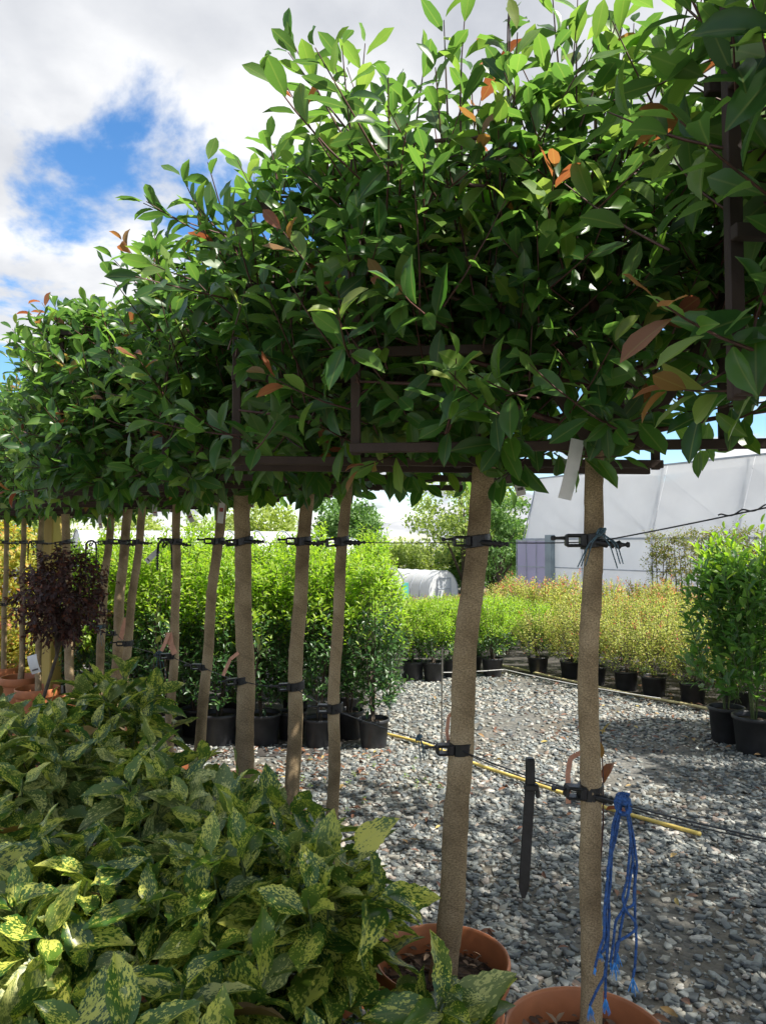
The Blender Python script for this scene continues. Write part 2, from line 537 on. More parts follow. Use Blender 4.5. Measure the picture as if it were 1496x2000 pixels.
M['film'] = film_mat('polythene', (0.86, 0.87, 0.88), 0.10, tl=.6)
M['film_wall'] = film_mat('polythene_wall', (0.80, 0.82, 0.84), 0.06, tl=.5)
M['film_lilac'] = film_mat('lilac_panel', (0.56, 0.52, 0.68), 0.22)
M['film_tunnel'] = film_mat('tunnel_film', (0.78, 0.79, 0.80), 0.05)


def trunk_mat():
    m, t, out = new_mat('hessian_wrap')
    uv = N(t, 'ShaderNodeUVMap', uv_map='UVMap')
    sx = N(t, 'ShaderNodeSeparateXYZ')
    t.links.new(uv.outputs[0], sx.inputs[0])
    # spiral of the bandage: phase = turn + height / pitch
    ph = N(t, 'ShaderNodeMath', operation='MULTIPLY_ADD', i_1=9.5)
    t.links.new(sx.outputs[1], ph.inputs[0]); t.links.new(sx.outputs[0], ph.inputs[2])
    fr = N(t, 'ShaderNodeMath', operation='FRACT')
    t.links.new(ph.outputs[0], fr.inputs[0])
    seam = ramp(t, [(0.0, 0.70), (0.03, 1.0), (0.9, 1.0), (1.0, 0.86)])
    t.links.new(fr.outputs[0], seam.inputs[0])
    # weave
    mp = N(t, 'ShaderNodeMapping')
    mp.inputs['Scale'].default_value = (70, 420, 1)
    t.links.new(uv.outputs[0], mp.inputs[0])
    wv = N(t, 'ShaderNodeTexChecker')
    wv.inputs['Scale'].default_value = 1.0
    t.links.new(mp.outputs[0], wv.inputs['Vector'])
    co = N(t, 'ShaderNodeTexCoord')
    nz = N(t, 'ShaderNodeTexNoise')
    nz.inputs['Scale'].default_value = 9; nz.inputs['Detail'].default_value = 8
    t.links.new(co.outputs['Object'], nz.inputs['Vector'])
    rp = ramp(t, [(0.28, (0.19, 0.135, 0.078)), (0.5, (0.33, 0.245, 0.145)), (0.72, (0.45, 0.345, 0.215))])
    t.links.new(nz.outputs['Fac'], rp.inputs[0])
    nf = N(t, 'ShaderNodeTexNoise')
    nf.inputs['Scale'].default_value = 1.0; nf.inputs['Detail'].default_value = 3
    mp2 = N(t, 'ShaderNodeMapping')
    mp2.inputs['Scale'].default_value = (34, 300, 1)
    mp2.inputs['Rotation'].default_value = (0, 0, 0.12)
    t.links.new(uv.outputs[0], mp2.inputs[0]); t.links.new(mp2.outputs[0], nf.inputs['Vector'])
    rf = ramp(t, [(0.3, 0.55), (0.7, 1.3)])
    t.links.new(nf.outputs['Fac'], rf.inputs[0])
    m1 = N(t, 'ShaderNodeMix', data_type='RGBA', blend_type='MULTIPLY'); m1.inputs[0].default_value = 1
    t.links.new(rp.outputs[0], m1.inputs[6]); t.links.new(seam.outputs[0], m1.inputs[7])
    m2 = N(t, 'ShaderNodeMix', data_type='RGBA', blend_type='MULTIPLY'); m2.inputs[0].default_value = 1
    t.links.new(m1.outputs[2], m2.inputs[6]); t.links.new(rf.outputs[0], m2.inputs[7])
    b = N(t, 'ShaderNodeBsdfPrincipled')
    b.inputs['Roughness'].default_value = 0.9
    b.inputs['Specular IOR Level'].default_value = 0.15
    t.links.new(m2.outputs[2], b.inputs['Base Color'])
    bp = N(t, 'ShaderNodeBump'); bp.inputs['Strength'].default_value = 0.5; bp.inputs['Distance'].default_value = 0.002
    t.links.new(nf.outputs['Fac'], bp.inputs['Height'])
    t.links.new(bp.outputs[0], b.inputs['Normal'])
    t.links.new(b.outputs[0], out.inputs[0])
    return m


M['hessian'] = trunk_mat()


def gravel_mats():
    m, t, out = new_mat('slate_chip')
    r = rnd_value(t)
    rp = ramp(t, [(0.0, (0.06, 0.07, 0.076)), (0.35, (0.145, 0.16, 0.16)), (0.65, (0.255, 0.272, 0.255)), (0.82, (0.295, 0.28, 0.235)), (0.94, (0.43, 0.42, 0.385)), (1.0, (0.21, 0.14, 0.10))])
    t.links.new(r, rp.inputs[0])
    co = N(t, 'ShaderNodeTexCoord')
    nz = N(t, 'ShaderNodeTexNoise'); nz.inputs['Scale'].default_value = 60; nz.inputs['Detail'].default_value = 4
    t.links.new(co.outputs['Object'], nz.inputs['Vector'])
    rv = ramp(t, [(0.3, 0.75), (0.7, 1.2)])
    t.links.new(nz.outputs['Fac'], rv.inputs[0])
    mm = N(t, 'ShaderNodeMix', data_type='RGBA', blend_type='MULTIPLY'); mm.inputs[0].default_value = 1
    t.links.new(rp.outputs[0], mm.inputs[6]); t.links.new(rv.outputs[0], mm.inputs[7])
    b = N(t, 'ShaderNodeBsdfPrincipled'); b.inputs['Roughness'].default_value = 0.62
    t.links.new(mm.outputs[2], b.inputs['Base Color'])
    t.links.new(b.outputs[0], out.inputs[0])
    g, t, out = new_mat('gravel_ground')
    co = N(t, 'ShaderNodeTexCoord')
    vo = N(t, 'ShaderNodeTexVoronoi'); vo.inputs['Scale'].default_value = 38
    t.links.new(co.outputs['Object'], vo.inputs['Vector'])
    sp = N(t, 'ShaderNodeSeparateColor')
    t.links.new(vo.outputs['Color'], sp.inputs[0])
    rp = ramp(t, [(0.0, (0.06, 0.062, 0.062)), (0.5, (0.115, 0.115, 0.105)), (1.0, (0.17, 0.16, 0.14))])
    t.links.new(sp.outputs[0], rp.inputs[0])
    nz = N(t, 'ShaderNodeTexNoise'); nz.inputs['Scale'].default_value = 1.6; nz.inputs['Detail'].default_value = 7
    t.links.new(co.outputs['Object'], nz.inputs['Vector'])
    rn = ramp(t, [(0.42, 0.0), (0.62, 0.75)])
    t.links.new(nz.outputs['Fac'], rn.inputs[0])
    mm = N(t, 'ShaderNodeMix', data_type='RGBA')
    t.links.new(rn.outputs[0], mm.inputs[0]); t.links.new(rp.outputs[0], mm.inputs[6])
    mm.inputs[7].default_value = (0.10, 0.085, 0.06, 1)
    b = N(t, 'ShaderNodeBsdfPrincipled'); b.inputs['Roughness'].default_value = 0.85
    t.links.new(mm.outputs[2], b.inputs['Base Color'])
    bp = N(t, 'ShaderNodeBump'); bp.inputs['Strength'].default_value = 0.8; bp.inputs['Distance'].default_value = 0.012
    bp.invert = True
    t.links.new(vo.outputs['Distance'], bp.inputs['Height'])
    t.links.new(bp.outputs[0], b.inputs['Normal'])
    t.links.new(b.outputs[0], out.inputs[0])
    return m, g


M['slate'], M['ground'] = gravel_mats()


# ================================================================== leaves
def leaf_template(rows, width, fold=0.25, curl=0.25, wav=0.0, teeth=None, prof=None):
    """blade of length 1 along +Y, upper side +Z; 3 columns (left, rib, right); returns verts, quads, uv"""
    ts = np.linspace(0, 1, rows + 1)
    v, uv = [], []
    for i, tt in enumerate(ts):
        if prof:
            w = np.interp(tt, prof[0], prof[1])
        else:
            w = (math.sin(math.pi * tt ** 0.9)) ** 0.75 if 0 < tt < 1 else 0.0
        w = max(w, 0.02) * width / 2
        if teeth and 0.45 < tt < 0.97 and i % 2:
            w *= teeth
        y = math.sin(curl * tt) / max(curl, 1e-3)
        z = (math.cos(curl * tt) - 1) / max(curl, 1e-3)
        zz = w * fold * 2
        wl = wav * math.sin(7 * tt + 0.5); wr = wav * math.sin(6.3 * tt + 2.1)
        v += [(-w, y, z + zz + wl * w * 4), (0, y, z), (w, y, z + zz + wr * w * 4)]
        uv += [(0.5 - 0.5 * w / (width / 2), tt), (0.5, tt), (0.5 + 0.5 * w / (width / 2), tt)]
    f = []
    for i in range(rows):
        a = i * 3
        f += [(a, a + 1, a + 4, a + 3), (a + 1, a + 2, a + 5, a + 4)]
    return np.array(v), np.array(f), np.array(uv)


def frames(d, n):
    y = unit(d)
    z = n - y * np.sum(n * y, -1, keepdims=True)
    z = unit(z + 1e-6)
    x = np.cross(y, z)
    return np.stack([x, y, z], -1)      # columns


def leaves_mesh(name, tmpl, pos, Rm, scl, mats, matidx=None, rr=None, smooth=True):
    v, f, uv = tmpl
    nl, nv, nf = len(pos), len(v), len(f)
    V = np.einsum('mij,vj->mvi', Rm, v) * scl[:, None, None] + pos[:, None, :]
    F = (f[None] + (np.arange(nl) * nv)[:, None, None]).reshape(-1, f.shape[1])
    UV = np.tile(uv, (nl, 1))
    if rr is None:
        rr = rng.random(nl)
    mi = None if matidx is None else np.repeat(matidx, nf)
    return bulk_mesh(name, V.reshape(-1, 3), F, mats, mi, UV, np.repeat(rr, nf), smooth)


def grow(base, d, L, n, size, a0, a1, droop=0.15, bend=0.25, jit=0.25, t0=0.12, petiole=0.12):
    """n leaves in a spiral on each shoot; returns leaf pos, frames, size, t along shoot, shoot id, twig paths"""
    m = len(base)
    d = unit(d)
    L = np.broadcast_to(np.asarray(L, float), (m,))
    up = np.array([0, 0, 1.0])
    bendv = up * bend + rng.normal(0, 0.12, (m, 3))

    def path(t):
        return base + L[:, None] * (d * t + bendv * t * t * 0.5)
    ref = np.where(np.abs(d[:, 2:3]) < 0.9, np.array([[0, 0, 1.0]]), np.array([[1.0, 0, 0]]))
    ph0 = rng.random(m) * 6.283
    PP, RR, SS, TT, II = [], [], [], [], []
    for k in range(n):
        t = t0 + (1 - t0) * (k / max(n - 1, 1))
        p = path(t)
        tg = unit(d + bendv * t)
        e1 = unit(np.cross(tg, ref)); e2 = np.cross(tg, e1)
        ph = ph0 + 2.4 * k + rng.normal(0, 0.2, m)
        rad = e1 * np.cos(ph)[:, None] + e2 * np.sin(ph)[:, None]
        a = a0 + (a1 - a0) * t + rng.normal(0, 0.15, m)
        ld = tg * np.cos(a)[:, None] + rad * np.sin(a)[:, None]
        ld = ld + np.array([0, 0, -1.0]) * droop + rng.normal(0, jit * 0.5, (m, 3))
        ld = unit(ld)
        nn = tg + up * 0.35 + rng.normal(0, jit, (m, 3))
        s = size * (1.0 - 0.35 * t ** 3) * rng.uniform(0.72, 1.15, m)
        PP.append(p + ld * (s * petiole)[:, None]); RR.append(frames(ld, nn)); SS.append(s)
        TT.append(np.full(m, t)); II.append(np.arange(m))
    paths = np.stack([path(t) for t in (0.0, 0.35, 0.7, 1.0)], 1)
    return (np.concatenate(PP), np.concatenate(RR), np.concatenate(SS), np.concatenate(TT), np.concatenate(II), paths)


def twig_arrays(paths, r0, r1):
    """triangular tubes along many 4-point paths"""
    m, k, _ = paths.shape
    tg = unit(np.gradient(paths, axis=1))
    ref = np.array([0.31, 0.55, 0.77])
    e1 = unit(np.cross(tg, ref)); e2 = np.cross(tg, e1)
    r = np.linspace(r0, r1, k)[None, :, None]
    ring = [paths + r * (math.cos(a) * e1 + math.sin(a) * e2) for a in (0, 2.094, 4.189)]
    V = np.stack(ring, 2).reshape(-1, 3)
    f = []
    for i in range(k - 1):
        for j in range(3):
            f.append((i * 3 + j, i * 3 + (j + 1) % 3, (i + 1) * 3 + (j + 1) % 3, (i + 1) * 3 + j))
    f = np.array(f)
    F = (f[None] + (np.arange(m) * k * 3)[:, None, None]).reshape(-1, 4)
    return V, F


def plant_mesh(name, tmpl, g, mats, matidx, twig_mat, r0=0.004, r1=0.0015, rr=None):
    """leaves plus their twigs in ONE foliage mesh (quads)"""
    pos, Rm, scl, T, I, paths = g
    v, f, uv = tmpl
    nl, nv, nf = len(pos), len(v), len(f)
    V = (np.einsum('mij,vj->mvi', Rm, v) * scl[:, None, None] + pos[:, None, :]).reshape(-1, 3)
    F = (f[None] + (np.arange(nl) * nv)[:, None, None]).reshape(-1, 4)
    UV = np.tile(uv, (nl, 1))
    tv, tf = twig_arrays(paths, r0, r1)
    mi = np.concatenate([np.repeat(matidx, nf), np.full(len(tf), len(mats))])
    rnd = np.concatenate([np.repeat(rng.random(nl) if rr is None else rr, nf), np.zeros(len(tf))])
    return bulk_mesh(name, np.concatenate([V, tv]), np.concatenate([F, tf + len(V)]), list(mats) + [twig_mat], mi,
                     np.concatenate([UV, np.zeros((len(tv), 2))]), rnd, True)


PH_PROF = ([0, 0.06, 0.2, 0.45, 0.65, 0.82, 0.94, 1], [0.06, 0.12, 0.62, 0.98, 1.0, 0.72, 0.28, 0.03])
AU_PROF = ([0, 0.07, 0.18, 0.4, 0.6, 0.8, 0.93, 1], [0.08, 0.14, 0.66, 1.0, 0.96, 0.62, 0.22, 0.03])
PH_T = [leaf_template(5, 0.42, 0.22, 0.35, 0.03, None, PH_PROF), leaf_template(5, 0.38, 0.40, 0.65, 0.04, None, PH_PROF),
        leaf_template(5, 0.46, 0.12, 0.15, 0.05, None, PH_PROF)]
AU_T = [leaf_template(13, 0.46, 0.28, 0.5, 0.05, 0.86, AU_PROF), leaf_template(13, 0.42, 0.42, 0.95, 0.07, 0.86, AU_PROF),
        leaf_template(13, 0.50, 0.16, 0.25, 0.08, 0.87, AU_PROF)]
LO_T = leaf_template(3, 0.40, 0.25, 0.4, 0, None, ([0, 0.33, 0.66, 1], [0.1, 0.9, 0.85, 0.05]))
TINY_T = leaf_template(2, 0.55, 0.2, 0.3, 0, None, ([0, 0.5, 1], [0.12, 1.0, 0.06]))


def tmpl_mesh(name, tm, mat):
    return bulk_mesh(name, tm[0], tm[1], [mat], None, tm[2], np.zeros(len(tm[1])), True)


PH_MESH = {(k, j): tmpl_mesh('photinia_leaf', PH_T[j], M[k]) for k in ('phot', 'phot_light', 'phot_young') for j in range(3)}
AU_MESH = {(k, j): tmpl_mesh('aucuba_leaf', AU_T[j], M[k]) for k in ('auc', 'auc_pale', 'auc_dead') for j in range(3)}


def leaf_objects(parent, meshes, keys, var, pos, Rm, scl):
    for i in range(len(pos)):
        o = bpy.data.objects.new('leaf', meshes[(keys[i], int(var[i]))])
        o.parent = parent
        m4 = np.eye(4)
        m4[:3, :3] = Rm[i] * scl[i]
        m4[:3, 3] = pos[i]
        o.matrix_basis = Matrix(m4.tolist())
        col.objects.link(o)


# ================================================================== the setting
def ground_mesh():
    ys = [-30, -5, 0, 3, 6, 9, 10, 12, 16, 22, 30, 40, 52, 64, 90, 140, 260, 700]
    xs = [-400, -120, -40, -15, -5, 0, 5, 15, 40, 120, 400]
    V = np.array([(x, y, gz(x, y)) for y in ys for x in xs])
    n = len(xs)
    F = np.array([(j * n + i, j * n + i + 1, (j + 1) * n + i + 1, (j + 1) * n + i) for j in range(len(ys) - 1) for i in range(n - 1)])
    return bulk_mesh('ground', V, F, [M['ground']], None, V[:, :2])


tag(link('ground', ground_mesh()), kind='structure')

# row of potted field plants: the bed edge runs from E0 to E1
E0, E1 = np.array([1.50, 8.95]), np.array([3.75, 5.65])
ED = (E1 - E0) / np.linalg.norm(E1 - E0)
EN = np.array([-ED[1], ED[0]])
bedv = [E0, E1, E1 + EN * 9, E0 + EN * 3 + np.array([0, 3.0]), np.array([0.0, 14.0]), np.array([0.0, 9.05])]
bm_ = MB()
# cut in strips along y so that the fabric follows the fall of the ground
ground_bed = np.array(bedv)


def strip_polygon(poly, y0, y1):
    def clip(pl, keep, cut):
        o = []
        for i in range(len(pl)):
            a, b = pl[i], pl[(i + 1) % len(pl)]
            if keep(a): o.append(a)
            if keep(a) != keep(b):
                t = (cut - a[1]) / (b[1] - a[1]); o.append(a + (b - a) * t)
        return o
    pl = clip(list(poly), lambda q: q[1] >= y0, y0)
    return clip(pl, lambda q: q[1] <= y1, y1) if pl else pl


for y0, y1 in ((5, 9), (9, 10), (10, 12), (12, 16), (16, 22)):
    pl = strip_polygon(ground_bed, y0, y1)
    if len(pl) > 2:
        bm_.add([(q[0], q[1], gz(*q) + 0.006) for q in pl], [tuple(range(len(pl)))])
tag(bm_.build('bed', M['tarp']), kind='structure')
bl = MB()
bl.add([(-4.2, 5.35, 0.006), (-0.35, 5.45, 0.006), (0.02, 9.0, 0.006), (-4.2, 9.0, 0.006)], [(0, 1, 2, 3)])
tag(bl.build('bed', M['tarp']), kind='structure')


# loose slate chips, thickest near the row of trees
def chip_templates():
    out = []
    for s in range(6):
        r_ = np.random.default_rng(100 + s)
        n = 5 if s % 2 else 4
        ang = np.sort(np.linspace(0, 2 * math.pi, n, endpoint=False) + r_.uniform(-0.5, 0.5, n))
        ra = r_.uniform(0.6, 1.15, n)
        asp = r_.uniform(0.45, 0.75)
        hz = r_.uniform(0.10, 0.30, n)
        low = np.stack([ra * np.cos(ang), ra * np.sin(ang) * asp, np.full(n, -0.22)], 1)
        mid = np.stack([ra * 1.02 * np.cos(ang), ra * (asp + .02) * np.sin(ang), hz - .06], 1)
        top = np.stack([ra * 0.95 * np.cos(ang), ra * asp * .93 * np.sin(ang), hz], 1)
        v = np.concatenate([low, mid, top, [[0.1, 0, 0.2]]])
        f = []
        for a in (0, n):
            for j in range(n):
                k = (j + 1) % n
                f += [(a + j, a + k, a + n + k), (a + j, a + n + k, a + n + j)]
        for j in range(n):
            f.append((2 * n + j, 2 * n + (j + 1) % n, 3 * n))
        out.append((v, np.array(f)))
    return out


def in_bed(x, y):
    q = np.stack([x, y], 1) - E0
    far = (q @ EN > 0.05) & (q @ ED > -0.3)
    left = (x < 0.0) & (y > 5.75) & (x < -0.15 + 0.0 * y)
    back = (y > 9.0)
    return far | left | back


tm_ = chip_templates()
VV, FF, RRn = [], [], []
nv_tot = 0
for (y0, y1, dens, s0, s1) in ((1.9, 3.0, 3600, .006, .034), (3.0, 4.2, 3000, .008, .033), (4.2, 6.0, 1500, .011, .034), (6.0, 9.3, 760, .017, .037)):
    xa, xb = -0.62 * y1 - 0.1, 0.56 * y1 + 0.15
    if y1 <= 3.0: xa = -0.5
    elif y1 <= 4.3: xa = -1.3
    cnt = int((xb - xa) * (y1 - y0) * dens)
    x = rng.uniform(xa, xb, cnt); y = rng.uniform(y0, y1, cnt)
    # clearings: where the fines show through
    bare = np.sin(x * 2.3 + 1.1 * np.sin(y * 1.7)) * np.cos(y * 1.9 + 0.8 * np.sin(x * 2.1))
    keep = ~in_bed(x, y) & (rng.random(cnt) < np.clip(0.95 - 0.75 * np.clip(bare, 0, 1), 0.2, 1))
    x, y = x[keep], y[keep]
    cnt = len(x)
    s = s0 + (s1 - s0) * rng.random(cnt) ** 2.2
    which = rng.integers(0, 6, cnt)
    for k in range(6):
        q = np.where(which == k)[0]
        v, f = tm_[k]
        a = rng.uniform(0, 6.283, len(q))
        nrm = np.stack([rng.normal(0, .26, len(q)), rng.normal(0, .26, len(q)), np.ones(len(q))], 1)
        Rm = frames(np.stack([np.cos(a), np.sin(a), np.zeros(len(q))], 1), nrm)
        pz = rng.uniform(0.0, 0.010, len(q))
        V = np.einsum('mij,vj->mvi', Rm, v) * s[q][:, None, None] + np.stack([x[q], y[q], pz], 1)[:, None, :]
        VV.append(V.reshape(-1, 3))
        FF.append((f[None] + (np.arange(len(q)) * len(v))[:, None, None]).reshape(-1, 3) + nv_tot)
        RRn.append(np.repeat(rng.random(len(q)), len(f)))
        nv_tot += len(V) * len(v)
gme = bulk_mesh('gravel', np.concatenate(VV), np.concatenate(FF), [M['slate']], None, None, np.concatenate(RRn))
tag(link('gravel', gme), 'grey slate chippings strewn loose over the yard', 'gravel', kind='stuff')

# fallen leaves on the chippings
pts = []
for (x0, x1, y0, y1, c) in ((-1.9, 0.1, 4.7, 5.6, 260), (-0.2, 2.0, 2.2, 4.5, 60), (0.5, 3.0, 4.5, 7.6, 110), (1.2, 3.0, 5.5, 8.8, 160), (-1.0, 0.4, 3.6, 4.9, 70)):
    pts.append(np.stack([rng.uniform(x0, x1, c), rng.uniform(y0, y1, c), rng.uniform(0.018, 0.03, c)], 1))
pts = np.concatenate(pts)
nl = len(pts)
a = rng.uniform(0, 6.28, nl)
Rm = frames(np.stack([np.cos(a), np.sin(a), rng.normal(0, .15, nl)], 1), np.stack([rng.normal(0, .4, nl), rng.normal(0, .4, nl), np.ones(nl)], 1))
tag(link('fallen_leaves', leaves_mesh('fallen_leaves', LO_T, pts, Rm, rng.uniform(0.03, 0.07, nl), [M['litter']])),
    'rust brown dead leaves lying scattered on the chippings', 'leaves', kind='stuff')
# small weeds
b_ = np.stack([rng.uniform(-0.9, 0.4, 26), rng.uniform(4.3, 5.4, 26), np.full(26, 0.012)], 1)
g_ = grow(b_, np.tile([[0, 0, 1.0]], (26, 1)), 0.02, 6, 0.022, 1.3, 1.0)
tag(link('weeds', plant_mesh('weeds', TINY_T, g_, [M['weed']], np.zeros(len(g_[0])), M['twig_green'], .001, .0005)),
    'tiny bright green weeds sprouting through the chippings', 'weeds', kind='stuff')


# ================================================================== pots
def pot(name, loc, r, h, mat, label, group=None, soil=0.06, terracotta=False):
    rb = r * (0.78 if terracotta else 0.80)
    e = empty(name, loc, label, 'pot', group)
    m = MB()
    if terracotta:
        prof = [(0.0, 0.0), (rb, 0.0), (rb + 0.004, 0.006), (r * 0.935, h * 0.80), (r * 0.94, h * 0.83), (r * 0.985, h * 0.845), (r * 1.0, h * 0.86),
                (r * 1.01, h * 0.985), (r, h), (r * 0.975, h), (r * 0.955, h * 0.985), (r * 0.93, h * 0.80), (r * 0.90, h * 0.55)]
    else:
        prof = [(0.0, 0.0), (rb, 0.0), (rb + 0.004, 0.006), (r * 0.955, h * 0.90), (r * 0.99, h * 0.905), (r * 1.03, h * 0.93), (r * 1.03, h * 0.99), (r * 1.0, h),
                (r * 0.96, h), (r * 0.94, h * 0.97), (r * 0.90, h * 0.6)]
    m.lathe(prof, 36 if terracotta else 24, wob=0.006)
    m.build('pot_wall', mat, e, smooth=True)
    rs = r * 0.925
    s = MB()
    rings = [(0.001, 0.015), (rs * 0.3, 0.014), (rs * 0.6, 0.007), (rs * 0.85, 0.0), (rs, -0.008)]
    s.lathe([(a_, h - soil + b_) for a_, b_ in rings], 18)
    s.build('compost', M['soil'], e, smooth=True)
    return e


def bark_chips(parent, r, z, n=260):
    a = rng.uniform(0, 6.28, n); q = r * np.sqrt(rng.random(n))
    p = np.stack([q * np.cos(a), q * np.sin(a), z + rng.uniform(0.002, 0.022, n)], 1)
    b = rng.uniform(0, 6.28, n)
    Rm = frames(np.stack([np.cos(b), np.sin(b), rng.normal(0, .35, n)], 1), np.stack([rng.normal(0, .5, n), rng.normal(0, .5, n), np.ones(n)], 1))
    o = link('bark_chips', leaves_mesh('bark_chips', LO_T, p, Rm, rng.uniform(0.012, 0.04, n), [M['chip']]), parent)
    tag(o, kind='stuff')


# ================================================================== pleached photinias
Z_BOT, Z_TOP, SOIL_Z = 1.775, 2.46, 0.335
# depth, (x, y) low pixel, (x, y) high pixel, trunk diameter, frame half width, frame shift, frame turn, leaf objects, lobe, foliage top
TREES = [
    dict(y=1.74, lo=(1148, 1990), hi=(1160, 890), d=.046, sh=0.03, tn=-5, n=300, lobe=.03, up=.44),
    dict(y=2.11, lo=(868, 1870), hi=(942, 930), d=.062, sh=-.115, tn=5, n=300, lobe=.16, up=.20),
    dict(y=2.60, lo=(648, 1550), hi=(674, 930), d=.040, sh=-.03, tn=3, n=300, lobe=.04, up=.20),
    dict(y=3.00, lo=(567, 1580), hi=(598, 940), d=.055, sh=.02, tn=8, n=260, lobe=.08, up=.16),
    dict(y=3.14, lo=(480, 1535), hi=(476, 970), d=.068, sh=-.18, tn=-2, n=260, lobe=.14, up=.17),
    dict(y=3.46, lo=(385, 1480), hi=(437, 960), d=.046, sh=-.12, tn=4, n=240, lobe=.05, up=.22),
    dict(y=3.80, lo=(333, 1440), hi=(348, 980), d=.043, sh=-.10, tn=7, n=220, lobe=.04, up=.2),
    dict(y=4.25, lo=(240, 1365), hi=(277, 1000), d=.045, sh=0, tn=2, n=200, lobe=.05, up=.22),
    dict(y=4.75, lo=(224, 1350), hi=(248, 1000), d=.058, sh=-.1, tn=6, n=180, lobe=.12, up=.18),
    dict(y=5.12, lo=(190, 1350), hi=(217, 1000), d=.052, sh=-.2, tn=5, n=160, lobe=.05, up=.2),
    dict(y=5.55, lo=(138, 1345), hi=(128, 1040), d=.062, sh=-.1, tn=4, n=140, lobe=.05, up=.18),
    dict(y=5.95, lo=(74, 1300), hi=(80, 1010), d=.045, sh=-.1, tn=4, n=120, lobe=.05, up=.2),
    dict(y=6.45, lo=(42, 1300), hi=(47, 1015), d=.045, sh=-.1, tn=6, n=100, lobe=.05, up=.22),
    dict(y=6.95, lo=(8, 1300), hi=(12, 1020), d=.045, sh=-.15, tn=4, n=60, lobe=.05, up=.24),
    dict(y=1.145, base=(1.25, 1.145), d=.046, sh=-.155, tn=4, n=200, lobe=.04, up=.45, unseen_trunk=True),
    dict(y=.62, base=(1.22, .62), d=.046, sh=-.05, tn=3, n=0, lobe=.04, up=.40, unseen_trunk=True),  # added out of view for its shade on the spotted laurels
]
TREE_LABEL = [
    'pleached photinia with its wrapped trunk standing beside the hanging blue rope',
    'pleached photinia whose leaning square-edged trunk stands second along the wires from the blue rope',
    'thin-trunked pleached photinia third along the wires from the blue rope',
    'pleached photinia with tapering wrapped trunk, fourth along the wires from the blue rope',
    'pleached photinia with the thickest straight wrapped trunk, fifth from the blue rope',
    'pleached photinia whose slim trunk leans most, next beyond the thickest straight trunk',
    'pleached photinia with peach tape on its slim trunk, seventh from the blue rope',
    'pleached photinia with slanting trunk, third on this side of the yellow post',
    'pleached photinia with sunlit thick trunk, second on this side of the yellow post',
    'pleached photinia with the loose twine loop, right beside the dark purple maple',
    'pleached photinia with the sunlit trunk rising behind the dark purple maple',
    'pleached photinia just beyond the yellow timber post',
    'second pleached photinia beyond the yellow timber post',
    'last pleached photinia of the row beyond the yellow timber post',
    'overhanging photinia panel whose lath corner ends above the wire, beyond the blue rope tree',
    'unseen pleached photinia added at the row end to shade the spotted laurels',
]
wire_lo, wire_hi = [], []
WZ_LO, WZ_HI = 0.977, 1.555
tree_info = []


def make_trunk(pts_f, z0, z1, d, lobe, seed):
    r_ = np.random.default_rng(seed)
    n, k = 22, 150
    zs = np.linspace(z0, z1, k)
    kn = [(r_.uniform(z0, z1), r_.uniform(0, 6.28), r_.uniform(.08, .22)) for _ in range(6)]
    ph = r_.uniform(0, 6.28, 4)
    v, uv = [], []
    for z in zs:
        c = pts_f(z)
        wob = 0.006 * np.array([math.sin(z * 5 + ph[0]) + .5 * math.sin(z * 13 + ph[1]), math.sin(z * 4.3 + ph[2])])
        rr = d / 2 * (1.06 - 0.16 * (z - z0) / (z1 - z0) + 0.16 * math.exp(-(z - z0) / 0.06)) * (1 + .02 * math.sin(z * 31 + ph[3]))
        for j in range(n):
            a = 2 * math.pi * j / n
            q = 1 + lobe * abs(math.cos(1.5 * a + ph[1])) ** 3
            u = (j / n + z * 9.5) % 1.0
            step = 0.0014 * (1 - u) if u > 0.03 else 0.0
            knob = sum(h_ * math.exp(-((z - z_) / .016) ** 2 - (math.sin((a - a_) / 2) * 2 / .7) ** 2) for z_, a_, h_ in kn)
            R_ = rr * (q + knob * 0.8) + step * d / .05
            v.append((c[0] + wob[0] + R_ * math.cos(a), c[1] + wob[1] + R_ * math.sin(a), z)); uv.append((j / n, z))
    f = [(i * n + j, i * n + (j + 1) % n, (i + 1) * n + (j + 1) % n, (i + 1) * n + j) for i in range(k - 1) for j in range(n)]
    m = MB(); m.add(v, f, 0, uv)
    return m


